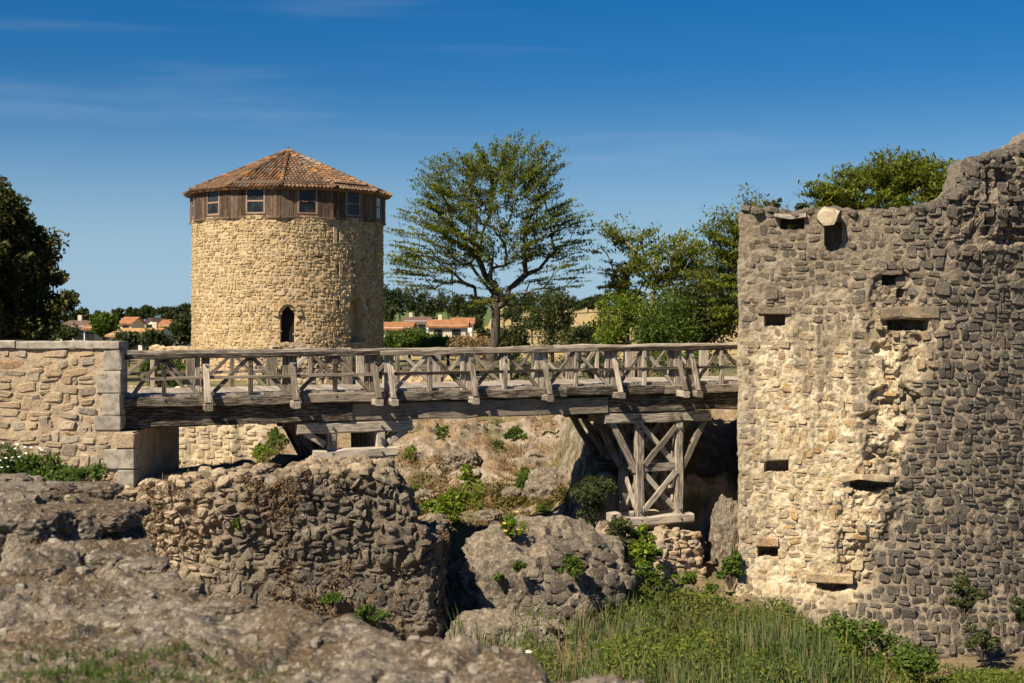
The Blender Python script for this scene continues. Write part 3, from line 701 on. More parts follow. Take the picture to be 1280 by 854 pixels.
# ---- the rock ledge the view is taken from
EX = np.array((-9, -5.58, -4.32, -3.86, -3.44, -2.85, -1.62, -.96, -.38, 0, .6, 1.05, 3)); EY = np.array((17.5, 15.5, 14.5, 14, 13, 11.4, 9.6, 9, 8.4, 8.1, 7.6, 7.2, 5.5))
def ledge(X, Y):
    e = Y - np.interp(X, EX, EY) - .18 * fbm(X * 1.5, 3.3, 0, 3)
    z = -1.98 + .05 * fbm(X * .8, Y * .8, 0, 4) + .05 * ridge(X * 1.1 + .3 * Y, Y * 1.6, 2, 4) + .03 * ridge(X * 3.1, Y * 2.3 + .5 * X, 5, 4) + .026 * fbm(X * 7, Y * 7, 1, 5, .6) - .09 * sstep(.10, 0, np.abs(vnoise(X * .9 + .5 * Y, Y * .7))) - .05 * sstep(.12, 0, np.abs(vnoise(X * 2.3 - .5 * Y + 40, Y * 1.3)))
    # stepped outcrop on the left, with joints
    k = sstep(-2.4, -4.6, X)
    blk = vnoise(np.floor(X * 1.15 + .35 * Y + .4 * vnoise(X, Y)) * 3.7, np.floor(Y * .75 - .2 * X + .4 * vnoise(X + 9, Y)) * 2.9)
    front = 11.2 + .5 * vnoise(X * 1.3, 1.) + .25 * vnoise(X * 4, 1.)
    rise = .15 * sstep(front - .12, front + .22, Y) + .09 * sstep(front + 1.2, front + 1.5, Y + .3 * vnoise(X * 2.2, 5.))
    cr = np.abs(vnoise(X * 1.4 + Y * .3, Y * .9 - X * .2)); crack = -.10 * sstep(.09, 0, cr)
    z = z + k * (rise + .07 * blk * sstep(front - .3, front + .5, Y) + crack)
    z = z + sstep(10.5, 13, Y) * sstep(-3.2, -2.4, X) * -.06
    return z - np.clip(e, 0, None) * 2.2 - sstep(0, .5, e) * .25
lx = np.concatenate((np.arange(-8, -6, .08), np.arange(-6, 1.6, .026), np.arange(1.6, 3.2, .09))); ly = np.concatenate((np.arange(-3, 5, .4), np.arange(5, 12, .032), np.arange(12, 19.5, .045)))
struct('rock_ledge', grid_mesh('rock_ledge', lx, ly, ledge, M['rock']))
bpy.data.meshes['rock_ledge'].polygons.foreach_set('use_smooth', np.zeros(len(bpy.data.meshes['rock_ledge'].polygons), bool))

# ---- round tower with timber gallery and tiled roof
TC = (-11.8, 75.0); TR = 4.95
def tower():
    rg = np.random.default_rng(11)
    root = thing('round_tower', 'round tan stone tower with timber gallery and conical tiled roof', 'tower', (TC[0], TC[1], -2.0))
    cur = Curve(circle=(*TC, TR))
    us = np.linspace(-TR * 1.5, TR * 1.75, 900); pt, _, _ = cur.pt(us, 0.); pxs = 640 + F * pt[:, 0] / pt[:, 1]
    ok = (pt * np.concatenate((pt[:, :2] - np.array(TC), np.zeros((900, 1))), 1)).sum(1) < 0
    def uof(px): return float(np.interp(px, pxs[ok], us[ok]))
    def zof(py, u): p, _, _ = cur.pt(np.array(u), np.array(0.)); return float((HZ - py) / F * p[1])
    holes = []
    def hole(x0, x1, y0, y1, d, arch=False):
        a, b = uof(x0), uof(x1); m = (a + b) / 2; holes.append((a, b, zof(y1, m), zof(y0, m), d, arch))
    hole(351, 368, 383, 432, .62, True); hole(437, 455, 369, 428, .6, True)
    for y0, y1 in ((287, 304), (328, 345), (371, 386)): hole(420.8, 424.0, y0, y1, .5)
    hole(395, 404, 319, 322, .25); hole(248.4, 250.6, 399, 405, .4); hole(458, 462, 376, 381, .4)
    def inside(u, z, pad=0.):
        d = np.zeros(np.shape(u))
        for a, b, z0, z1, dep, arch in holes:
            w = (b - a) / 2; m = (a + b) / 2
            if arch: top = z1 - w * 1.15 * (np.abs(u - m) / (w + pad)) ** 1.6
            else: top = z1
            e = pad
            wb = .06 * np.round(2 * vnoise(z * 4 + 3, 1.)) if dep == .6 and arch else 0.
            d = np.where((u > a - e + wb) & (u < b + e) & (z > z0 - pad) & (z < top + pad), np.maximum(d, dep), d)
        return d
    def disp(u, z): return .035 * fbm(u * .9, z * .9, 1, 4) + .02 * vnoise(u * 5, z * 5) - inside(u, z)
    wall = child('wall', wall_mesh('wall', cur, -TR * np.pi, TR * np.pi, -3.9, lambda u: 5.16 + 0 * u, disp, .062, M['tower_mortar'], .8, True), root)
    A = courses(-TR * 1.75, TR * 1.95, -3.7, lambda u: 5.12 + 0 * u, (.12, .22), (.15, .44), rg, .07, .014, .05, .05)
    A = A[inside(A[:, 0], A[:, 1], .05) == 0]
    d0 = lambda u, z: .035 * fbm(u * .9, z * .9, 1, 4)
    set_stones(wall, cur, A, d0, lambda u, z: .035 + .025 * sstep(1.5, 4.5, u), M['tower_stone'], rg, .11, 300, stone_templates(16, .2, 2), .08)
    # dressed jambs beside the slits, arch stones over door
    for i, (a, b, z0, z1, dep, arch) in enumerate(holes):
        m = (a + b) / 2
        if not arch and dep == .5:
            for s in (-1, 1):
                p, t, n = cur.pt(np.array(m + s * .16), np.array((z0 + z1) / 2), np.array(-.01)); t3 = Vector((*t, 0))
                beam(wall, 'jamb_stone', Vector(p) - Vector((0, 0, (z1 - z0) * .55)), Vector(p) + Vector((0, 0, (z1 - z0) * .55)), .2, .1, M['tower_stone'], up=Vector((*n, 0)))
        if dep == .62:
            for k in range(9):
                an = math.pi * (k + .5) / 9; w = (b - a) / 2 + .12
                p, t, n = cur.pt(np.array(m + math.cos(an) * w), np.array(z1 - .52 + math.sin(an) * .62), np.array(.04))
                q, _, _ = cur.pt(np.array(m + math.cos(an) * (w + .26)), np.array(z1 - .52 + math.sin(an) * .9), np.array(.04))
                beam(wall, 'arch_stone', p, q, .2, .12, M['tower_stone'], up=Vector((*n, 0)))
            p, t, n = cur.pt(np.array(m), np.array(z0), np.array(-.42))
            dm = beam(root, 'door', Vector(p), Vector(p) + Vector((0, 0, z1 - z0)), 1.0, .08, M['door'], up=Vector((*n, 0)))
            p, t, n = cur.pt(np.array(m), np.array(z0 + .1), np.array(-.15)); t3 = Vector((*t, 0)) * .44
            beam(root, 'threshold', Vector(p) - t3, Vector(p) + t3, .3, .12, M['plank'])
    # gallery: twelve sides
    RG_, AP = 5.07, 5.07 * math.cos(R(15)); WID = 2 * AP * math.tan(R(15))
    V = []
    for z in (5.06, 6.9):
        for k in range(12): a = R(5 + 30 * k); V.append((TC[0] + (RG_ - .09) * math.sin(a), TC[1] - (RG_ - .09) * math.cos(a), z))
    Q = [(k, (k + 1) % 12, 12 + (k + 1) % 12, 12 + k) for k in range(12)]
    me = bpy.data.meshes.new('gallery'); me.from_pydata(V, [], Q + [tuple(range(11, -1, -1))]); me.materials.append(M['plank'])
    gal = child('gallery', me, root)
    for k in range(12):
        a = R(20 + 30 * k); nrm = Vector((math.sin(a), -math.cos(a), 0)); tan = Vector((math.cos(a), math.sin(a), 0)); c = Vector((TC[0], TC[1], 0)) + nrm * AP
        if nrm.y > .45: continue
        half = .50; pw = (WID / 2 - half) / 4
        for s in (-1, 1):
            for j in range(4):
                p = c + tan * s * (half + pw * (j + .5)) + nrm * rg.uniform(0, .02)
                beam(gal, 'plank', p + Vector((0, 0, 5.02 + rg.normal(0, .012))), p + Vector((0, 0, 6.72)), pw - .015, .05, M['plank'], up=nrm, jit=.003)
        for j in range(5):
            p = c + tan * (-half + .2 * (j + .5)) + nrm * .01
            beam(gal, 'plank', p + Vector((0, 0, 5.03)), p + Vector((0, 0, 5.26)), .185, .05, M['plank'], up=nrm, jit=.003)
        beam(gal, 'sill_board', c - tan * WID * .49 + nrm * .05 + Vector((0, 0, 5.06)), c + tan * WID * .49 + nrm * .05 + Vector((0, 0, 5.06)), .05, .09, M['plank'])
        win = bpy.data.objects.new('window', box_mesh('window', (-.47, -.02, 5.25), (.47, .02, 6.5), M['door'])); C.objects.link(win); win.parent = root
        win.matrix_basis = Matrix.Translation(-root.location) @ Matrix.Translation(c + nrm * -.03) @ Matrix.Rotation(a, 4, 'Z')
        def wp(nm, lo, hi, mt): o = link(nm, box_mesh(nm, lo, hi, mt), win); return o
        for x0, x1, z0, z1 in ((-.5, -.42, 5.24, 6.52), (.42, .5, 5.24, 6.52), (-.42, .42, 5.24, 5.32), (-.42, .42, 6.44, 6.52), (-.42, .42, 5.83, 5.91)):
            wp('frame', (x0, -.075, z0), (x1, .0, z1), M['frame'])
        for z0, z1 in ((5.32, 5.83), (5.91, 6.44)): wp('pane', (-.418, -.045, z0 + .003), (.418, -.03, z1 - .003), M['glass'])
    # roof
    ez, ER, az = 6.52, 5.40, 8.86
    V = [(TC[0], TC[1], az)] + [(TC[0] + ER * math.sin(R(5 + 30 * k)), TC[1] - ER * math.cos(R(5 + 30 * k)), ez) for k in range(12)] + [(TC[0] + ER * .99 * math.sin(R(5 + 30 * k)), TC[1] - ER * .99 * math.cos(R(5 + 30 * k)), ez - .10) for k in range(12)]
    Fc = [(0, 1 + k, 1 + (k + 1) % 12) for k in range(12)] + [(1 + k, 13 + k, 13 + (k + 1) % 12, 1 + (k + 1) % 12) for k in range(12)] + [tuple(range(24, 12, -1))]
    me = bpy.data.meshes.new('roof'); me.from_pydata(V, [], Fc); me.materials.append(M['tile'])
    roof = child('roof', me, root)
    VV, QQ, TT = [], [], []; na = 5; aa = np.linspace(0, np.pi, na)
    def tile(o, e, s, n, L, r, i=[0]):
        b = len(VV) * 1
        lo = np.array([o + e * (np.cos(x) * r) + n * (np.sin(x) * r * .95 + .035) for x in aa]); hi = np.array([o + s * L + e * (np.cos(x) * r * .8) + n * (np.sin(x) * r * .8 + .0) for x in aa])
        k = i[0]; VV.append(lo); VV.append(hi); 
        for m in range(na - 1): QQ.append((k + m, k + m + 1, k + na + m + 1, k + na + m))
        for m in range(1, na - 1): TT.append((k, k + m + 1, k + m))
        i[0] += 2 * na
    apx = np.array((TC[0], TC[1], az))
    for k in range(12):
        v0, v1 = np.array(V[1 + k]), np.array(V[1 + (k + 1) % 12]); mid = (v0 + v1) / 2; e = (v1 - v0); W2 = np.linalg.norm(e) / 2; e /= 2 * W2; s = apx - mid; S = np.linalg.norm(s); s /= S; n = np.cross(e, s); n *= np.sign(n[2])
        if (e[0] * 0 + mid[1]) > TC[1] + 3: continue
        x = -W2 + .1
        while x < W2:
            L = S * (1 - abs(x) / W2); y = -.04
            while y < L - .06:
                tile(mid + e * (x + rg.normal(0, .008)) + s * (y + rg.normal(0, .012)), e, s, n, .42, .082 * rg.uniform(.92, 1.1)); y += .36
            x += .195
        h = apx - v0; hl = np.linalg.norm(h); h /= hl; eh = np.cross(h, (0, 0, 1.)); eh /= np.linalg.norm(eh); nh = np.cross(eh, h); nh *= np.sign(nh[2]); y = -.03
        while y < hl - .1: tile(v0 + h * y + nh * .05, eh, h, nh, .45, .125, ); y += .37
    child('roof_tiles', mesh_np('roof_tiles', np.concatenate(VV), QQ, TT, M['tile'], False), roof, kind='stuff')
    beam(roof, 'finial', apx - np.array((0, 0, .05)), apx + np.array((0, 0, .3)), .09, .09, M['metal'])
tower()

def loose(wall, cur, u0, u1, ztop, disp, tops, mat, rg, deep, tn):
    """loose stones on a broken wall head"""
    u = rg.uniform(u0 + .1, u1 - .1, tops); back = rg.random(tops) ** 1.6 * deep + .02
    p, t, n = cur.pt(u, ztop(u), disp(u, ztop(u))); o = p - np.concatenate((n, 0 * n[:, :1]), 1) * back[:, None]
    o[:, 2] += tn * .5 * fbm(o[:, 0] * 2.1, o[:, 1] * 2.1, 4., 4)
    s = rg.uniform(.05, .15, (tops, 1)); a = rg.uniform(0, 6.28, tops)
    nn = np.stack((rg.normal(0, .25, tops), rg.normal(-.2, .25, tops), np.ones(tops)), -1); nn /= np.linalg.norm(nn, axis=1, keepdims=True)
    e1 = np.stack((np.cos(a), np.sin(a), 0 * a), -1); e2 = np.cross(nn, e1); e2 /= np.linalg.norm(e2, axis=1, keepdims=True); e1 = np.cross(e2, nn)
    B = np.stack((e1 * s * rg.uniform(.8, 1.5, (tops, 1)), e2 * s, nn * s * .6), -1)
    T = stone_templates(10, .2, 8, .6)
    place(wall, 'loose_stone', [x[0] for x in T], ([x[1] for x in T], [x[2] for x in T]), B, o, rg.integers(0, 10, tops), mat, 0, np.ones(tops), 'loose_stones')

# ---- rubble stub at the tower foot
def rubble(name, label, cur, u0, u1, zb, ztop, thick, mats, rg, ch, ln, depth, n_obj, du=.07, dsp=.08, rot=.35, batter=0., tn=.12, cat='wall', lump=.2, vis=None, tops=0, tilt=.18, warp=.15):
    p0, _, _ = cur.pt(np.array((u0 + u1) / 2), np.array(zb)); root = thing(name, label, cat, tuple(p0))
    zref = float(np.max(ztop(np.linspace(u0, u1, 50))))
    def disp(u, z): return dsp * fbm(u * 1.3, z * 1.3, 5, 4) + dsp * .5 * ridge(u * 2.5, z * 2.5, 2, 3) - batter * (z - zb)
    wall = child('wall', wall_mesh('wall', cur, u0, u1, zb, ztop, disp, du, mats[1], thick, False, tn, 14), root)
    A = courses(u0, u1, zb, ztop, ch, ln, rg, warp, .006, .03)
    if tops:
        pass
    set_stones(wall, cur, A, disp, depth, mats[0], rg, rot, n_obj, stone_templates(14, lump, 5, .6), tilt, vis=vis)
    if tops: loose(wall, cur, u0, u1, ztop, disp, tops, mats[0], rg, min(thick, 2.5), tn)
    return root
cs = Curve([(-12.9, 68.6), (-11.8, 67.6), (-9.5, 67.6), (-7.9, 68.8)])
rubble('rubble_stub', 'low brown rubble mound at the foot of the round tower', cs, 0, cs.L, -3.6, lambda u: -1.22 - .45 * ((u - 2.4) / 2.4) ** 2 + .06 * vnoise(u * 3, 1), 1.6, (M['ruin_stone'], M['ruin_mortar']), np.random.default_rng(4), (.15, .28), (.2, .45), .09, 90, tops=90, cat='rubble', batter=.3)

# ---- curtain wall seen through under the bridge
cw = Curve([(-17, 47.3), (-10.4, 47.1), (-6.9, 46.6)])
rubble('curtain_wall', 'pale streaked retaining wall standing beyond the bridge below the round tower', cw, 0, cw.L, -6.6, lambda u: -2.3 + .05 * vnoise(u * 2, 4.), .7, (M['curtain_stone'], M['curtain_mortar']), np.random.default_rng(14), (.14, .26), (.2, .5), .03, 90, dsp=.03, rot=.05, lump=.12)

# ---- left abutment with parapet, coping and quoins
def abutment():
    rg = np.random.default_rng(21)
    root = thing('abutment_wall', 'tan rubble abutment wall with grey coping and dressed corner stones at bridge end', 'wall', (-10, 30.2, -7))
    cur = Curve([(-16, 30.32), (BO[0] + .02, 30.02)]); L = cur.L
    cur2 = Curve([(-16, 30.24), (-7.98, 29.94)]); L2 = cur2.L
    dsp = lambda u, z: .03 * fbm(u * 1.2, z * 1.2, 7, 4)
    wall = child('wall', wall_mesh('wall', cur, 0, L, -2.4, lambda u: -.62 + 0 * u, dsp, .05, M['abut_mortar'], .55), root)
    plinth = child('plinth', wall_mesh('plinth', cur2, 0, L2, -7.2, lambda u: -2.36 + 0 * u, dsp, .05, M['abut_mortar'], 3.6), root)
    fill = child('core', box_mesh('core', (-16, 30.6, -7), (BO[0] - .9, 33.4, -1.75), M['abut_mortar']), root)
    T = stone_templates(14, .16, 3, .8)
    A = courses(4.4, L - .25, -2.4, lambda u: -.64 + 0 * u, (.10, .24), (.15, .6), rg, .16, .009)
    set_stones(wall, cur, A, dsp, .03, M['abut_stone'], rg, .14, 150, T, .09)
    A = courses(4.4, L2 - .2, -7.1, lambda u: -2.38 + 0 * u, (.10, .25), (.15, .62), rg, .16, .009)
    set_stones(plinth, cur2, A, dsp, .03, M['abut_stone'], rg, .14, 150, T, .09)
    # side of the plinth (shaded end)
    z = -2.38; k = 0
    while z > -6.8:                                               # dressed corner blocks, plinth
        h = rg.uniform(.3, .46); l = (.34, .55)[k % 2] + rg.uniform(-.05, .05)
        child('corner_stone', box_mesh('corner_stone', (-7.98 - l, 29.90 + rg.uniform(-.015, .01), z - h + .012), (-7.95 + rg.uniform(-.01, .015), 30.45, z), M['granite'] if rg.random() < .5 else M['abut_stone'], .008, k, .02), root); z -= h; k += 1
    z = -.62
    while z > -2.2:
        h = min(rg.uniform(.36, .5), z + 2.34); l = (.36, .52)[k % 2] + rg.uniform(-.05, .05)
        child('corner_stone', box_mesh('corner_stone', (BO[0] + .03 - l, 29.985 + rg.uniform(-.012, .008), z - h + .012), (BO[0] + .05, 30.5, z), M['granite'], .008, k + 50, .02), root); z -= h; k += 1
    u = 3.; 
    while u < L - .1:
        l = min(rg.uniform(.55, .95), L - u + .03); p, t, n = cur.pt(np.array([u + .008, u + l - .008]), np.array(-.54 + rg.normal(0, .006)), -.27)
        beam(root, 'coping_stone', p[0], p[1], .68, .17, M['granite'], cham=.14, jit=.006); u += l
abutment()

# ---- broken masonry mass under the left half of the bridge
rc = Curve([(-9.2, 30.0), (-8.0, 29.6), (-5.5, 29.15), (-3.6, 29.25), (-1.75, 29.42), (-1.55, 29.62), (-1.52, 30.6), (-1.5, 32.5)])
def rtop(u):
    X = np.interp(u, rc.u, rc.x)
    return np.interp(X, (-9.2, -7.9, -5.6, -4.2, -2.62, -2.3, -1.95, -1.4), (-3.6, -3.48, -3.3, -3.2, -3.12, -3.6, -4.1, -4.8)) + .10 * vnoise(u * 2.3, 1.) + .07 * vnoise(u * 6, 2.)
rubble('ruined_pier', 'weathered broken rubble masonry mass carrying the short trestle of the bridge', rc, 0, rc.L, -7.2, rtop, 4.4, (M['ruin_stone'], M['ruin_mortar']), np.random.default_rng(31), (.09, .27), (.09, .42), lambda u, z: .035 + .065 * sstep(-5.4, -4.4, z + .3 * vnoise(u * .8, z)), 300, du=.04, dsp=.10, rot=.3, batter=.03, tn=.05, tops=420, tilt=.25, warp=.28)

# ---- the ruined keep on the right
def keep():
    rg = np.random.default_rng(41)
    root = thing('ruined_keep', 'tall ruined stone tower with beam holes, pale patched face and black lichen side', 'tower', (8, 34, -7))
    pts = [(6.7, 40.5), (5.28, 33.2)]; x, y, a = 5.28, 33.2, R(-15); s = 0
    while s < 12:
        if s > 2.9: a = R(-15) + min(1, (s - 2.9) / 5.2) * R(47)
        x += math.cos(a) * .2; y += math.sin(a) * .2; s += .2; pts.append((x, y))
    cur = Curve(pts); UC = math.hypot(pts[0][0] - pts[1][0], pts[0][1] - pts[1][1])
    us = np.linspace(UC, cur.L, 800); pt, _, _ = cur.pt(us, 0.); pxs = 640 + F * pt[:, 0] / pt[:, 1]
    km = np.maximum.accumulate(pxs)
    def uof(px): return np.interp(px, km, us)
    def Yof(u): return np.interp(u, us, pt[:, 1])
    def zof(py, u): return (HZ - py) / F * Yof(u)
    tp = np.array(((900, 266), (923, 266), (940, 262), (1000, 266), (1060, 262), (1140, 263), (1178, 258), (1192, 246), (1210, 232), (1222, 200), (1236, 196), (1280, 188), (1350, 150), (1500, 120)), float)
    tu = uof(tp[:, 0]); tz = np.array([zof(q, u) for q, u in zip(tp[:, 1], tu)])
    tu[0] = UC - 3
    def ztop(u): return np.interp(u, tu, tz) + .05 * vnoise(np.asarray(u) * 5, 3.) + .03 * vnoise(np.asarray(u) * 13, 3.) + .12 * sstep(12.6, 13.6, u) * vnoise(np.asarray(u) * 3.1, 9.)
    HB = [(976, 1004, 273, 286, .6), (1031, 1051, 278, 314, .45), (957, 981, 393, 407, .6), (1104, 1124, 344, 356, .5), (1111, 1160, 400, 413, .8), (956, 984, 576, 590, .6), (1062, 1110, 601, 615, .6), (948, 971, 684, 696, .6), (1020, 1059, 729, 741, .6), (1122, 1131, 361, 372, .25), (1102, 1116, 500, 507, .2)]
    H = []
    for x0, x1, y0, y1, d in HB:
        a, b = uof(x0), uof(x1); m = (a + b) / 2; H.append((a, b, zof(y1, m), zof(y0, m), d))
    def inside(u, z, pad=0.):
        r = np.zeros(np.shape(u))
        for i, (a, b, z0, z1, d) in enumerate(H):
            m = (a + b) / 2; low = z0
            if i == 1: low = z0 + .2 * (np.abs(u - m) / (b - a) * 2) ** 3
            if i in (6, 8): low = z0 + .13 * (np.abs(u - m) / (b - a) * 2) ** 3
            r = np.where((u > a - pad) & (u < b + pad) & (z > low - pad) & (z < z1 + pad), np.maximum(r, d), r)
        return r
    su0, su1 = uof(1086), uof(1140)
    def scar(u, z):
        c = np.interp(z, (-6.2, -4, -1.5, 1.1), (uof(1070), uof(1092), uof(1118), uof(1116))); wd = np.interp(z, (-6.2, -4, -2, .9, 1.3), (.4, .55, .45, .3, .1)) * (1 + .5 * vnoise(z * 2.2, 3.))
        return sstep(1.15, .75, np.abs(u - c) / wd + .35 * vnoise(u * 4, z * 4)) * sstep(1.3, 1.0, z) * sstep(-6.4, -5.9, z)
    def d0(u, z):
        f = u > UC + .05
        d = .035 * fbm(u * 1.1, z * 1.1, 2, 4) + .02 * vnoise(u * 6, z * 6) + .016 * vnoise(u * 14, z * 14)
        up = (.16 * ridge(u * 1.6, z * 1.6, 1, 4) + .06 * ridge(u * 5, z * 5, 3, 3)) * np.maximum(sstep(2.3, 3., z), sstep(11.6, 12.6, u) * sstep(.5, 2.2, z))
        flare = .30 * sstep(-5.9, -7.2, z)
        sc = scar(u, z); return d + up + flare - sc * (.13 + .09 * fbm(u * 3.2, z * 3.2, 8, 3) + .05 * ridge(u * 6, z * 6, 8, 3))
    disp = lambda u, z: d0(u, z) - inside(u, z) * (u > UC)
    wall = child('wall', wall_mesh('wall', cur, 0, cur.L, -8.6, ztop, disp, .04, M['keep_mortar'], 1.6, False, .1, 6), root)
    A = courses(UC + .02, cur.L - .2, -8.4, lambda u: ztop(u) - .02, (.13, .25), (.14, .40), rg, .055, .017, .05, .05)
    A = A[inside(A[:, 0], A[:, 1], .06) == 0]
    sc = scar(A[:, 0], A[:, 1]); A = A[(sc < .4) | (rg.random(len(A)) < .72)]
    X = np.interp(A[:, 0], us, pt[:, 0]); xb = 9.6 + .30 * np.minimum(A[:, 1], 0) - .42 * np.maximum(A[:, 1], 0)
    dk = np.clip(sstep(-.5, .5, X - xb) + sstep(.0, 1.8, A[:, 1]) * .4, 0, 1)
    A = A[(dk > .5) | (rg.random(len(A)) < .82)]
    def depth(u, z):
        X = np.interp(u, us, pt[:, 0]); k = np.clip(sstep(-.5, .5, X - (9.6 + .30 * np.minimum(z, 0) - .42 * np.maximum(z, 0))) + sstep(.5, 2., z) * .3 + scar(u, z) * .9, 0, 1)
        return .012 + .034 * k
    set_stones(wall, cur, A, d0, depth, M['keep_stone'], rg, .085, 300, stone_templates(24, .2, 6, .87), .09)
    loose(wall, cur, UC + .1, cur.L - .3, ztop, d0, 260, M['keep_stone'], rg, 1.0, .04)
    for a_, b_, k_ in ((1186, 1234, 150), (1236, 1300, 110)): loose(wall, cur, float(uof(a_)), float(uof(b_)), ztop, d0, k_, M['keep_stone'], rg, .7, .04)
    def lintel(x0, x1, y0, y1, out=.02, mt='keep_stone', dp=.3, nm='lintel'):
        a, b = float(uof(x0)), float(uof(x1)); m = (a + b) / 2; z0, z1 = float(zof(y1, m)), float(zof(y0, m))
        p, t, n = cur.pt(np.array([a, b]), np.array((z0 + z1) / 2), np.array(out - dp / 2)); beam(root, nm, p[0], p[1], dp, z1 - z0, M[mt], cham=.12, jit=.02)
    lintel(948, 988, 383, 393); lintel(1100, 1174, 384, 399, .05); lintel(950, 986, 565, 576); lintel(1052, 1118, 593, 601, .05); lintel(1008, 1066, 716, 729, .05)
    lintel(944, 973, 672, 684); lintel(968, 1008, 267, 273, .12, 'granite'); lintel(1100, 1128, 338, 344, .04)
    a = float(uof(1037)); p, t, n = cur.pt(np.array([a, a]), float(zof(271, a)), np.array([-.5, .44])); beam(root, 'corbel', p[0], p[1], .44, .34, M['granite_pale'], cham=.36, jit=.05, seg=5)
    return cur, uof, zof, ztop
KCUR, KU, KZ, KTOP = keep()

# ---- timber footbridge
def B(s, t, z): return (BO[0] + s * DX - t * DY, BO[1] + s * DY + t * DX, z + s * .0078)
def s_of(px, t=0.):
    k = (px - 640) / F; ox, oy = BO[0] - t * DY, BO[1] + t * DX
    return (k * oy - ox) / (DX - k * DY)
FRONT_MAIN = [s_of(p) for p in (257, 366, 468, 487, 588, 680, 768, 848, 864)] + [s_of(864) + 1.8]
THIN = [s_of(p) for p in (205, 313, 419, 537, 631, 720, 805, 902)]
BR = 16.6; WB = 3.0
def footbridge():
    rg = np.random.default_rng(51)
    root = thing('footbridge', 'weathered grey timber footbridge with cross-braced railings', 'bridge', B(8, 1.5, -2.4))
    wd, wk, dk = M['wood_dark'], M['wood'], M['deck']
    out = Vector((DY, -DX, 0))
    for t, tag in ((0., 1), (WB, -1)):
        s0 = .0 if tag > 0 else -.4
        s = s0                                                       # rails in lengths, with tiny steps at the joints
        for e in (5.6, 10.9, BR):
            dz = rg.normal(0, .008)
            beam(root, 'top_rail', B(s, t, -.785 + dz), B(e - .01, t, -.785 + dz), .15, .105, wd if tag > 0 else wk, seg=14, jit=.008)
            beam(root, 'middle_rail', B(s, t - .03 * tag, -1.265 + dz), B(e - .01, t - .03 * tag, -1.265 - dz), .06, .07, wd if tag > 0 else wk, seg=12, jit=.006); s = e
        s = s0
        for e in (1.9, 3.85, 5.75, 7.8, 10.1, 12.6, BR):
            beam(root, 'kerb_beam', B(s + .01, t, -1.775 + rg.normal(0, .006)), B(e - .01, t, -1.775 + rg.normal(0, .006)), .2, .22, wd, seg=6, jit=.008); s = e
        for i, s in enumerate(FRONT_MAIN):
            w_ = .13 if i in (3, 8) else .15
            beam(root, 'post', B(s, t + .06 * tag, -1.9), B(s, t + .06 * tag, -.835), (.17, .21)[i % 2] if tag > 0 else .25, .1, wd if (tag > 0 and s < 5.2) else wk, up=out * tag)
            if tag > 0 and i not in (3, 8): beam(root, 'post', B(s - .17, t + .06 * tag, -1.75), B(s - .17, t + .06 * tag, -.84), .1, .1, wk, up=out * tag)
            beam(root, 'outrigger', B(s, t + .35 * tag, -1.885), B(s, t - .47 * tag, -1.885), .17, .15, wk, jit=.008)
            beam(root, 'strut', B(s + .005, t - .4 * tag, -1.80), B(s, t - .02 * tag, -1.0 + rg.normal(0, .04)), .11 if i > 3 else .13, .09, wk, up=out)
        for s in THIN:
            beam(root, 'post', B(s, t, -1.75), B(s, t, -.83), .1, .1, wd if s < 6.5 and tag > 0 else wk, up=out)
        m = [x for i, x in enumerate(FRONT_MAIN) if i not in (3, 8)]
        for s in THIN:
            lo = max([x for x in [s0 + .08] + FRONT_MAIN if x < s]); hi = min([x for x in FRONT_MAIN + [BR] if x > s])
            for e, g in ((lo + .08, -.05), (hi - .1, .05)):
                beam(root, 'brace', B(e, t + .03 * tag, -1.68), B(s + g, t + .03 * tag, -.85), .085, .065, wk if rg.random() < (.2 if s < 6.5 else .7) else wd, up=out)
    for k in range(5):                                               # wires of the far railing
        z = -.93 - .13 * k
        V, Q = tubes([(*B(s, WB + .08, z), *B(s + 1.1, WB + .08, z), .006, .006) for s in np.arange(6.3, BR - 1, 1.1)], 4); child('railing_wire', mesh_np('railing_wire', V, Q, None, M['wire']), root)
    s = .03
    while s < BR:
        l = rg.uniform(.18, .24); beam(root, 'deck_plank', B(s + l / 2, .06, -1.645 + rg.normal(0, .006)), B(s + l / 2, WB - .06, -1.645 + rg.normal(0, .006)), l - .012, .06, dk, seg=3, jit=.004); s += l
    for t in (.18, 1.08, 1.94, 2.8):
        s = -.35
        for e in (5.0, 11.2, BR + .3):
            beam(root, 'main_beam', B(s, t, -2.10 + rg.normal(0, .01)), B(e - .012, t, -2.10 + rg.normal(0, .01)), .26, .44 if e < 6 else .40, wd, seg=14, jit=.01, cham=.08); s = e
    for s in FRONT_MAIN + THIN:
        for z in (-1.0, -1.72): beam(root, 'bolt', B(s, -.02, z), B(s, -.125, z), .045, .045, M['metal'], seg=1, jit=0, cham=.3)
    return root
footbridge()
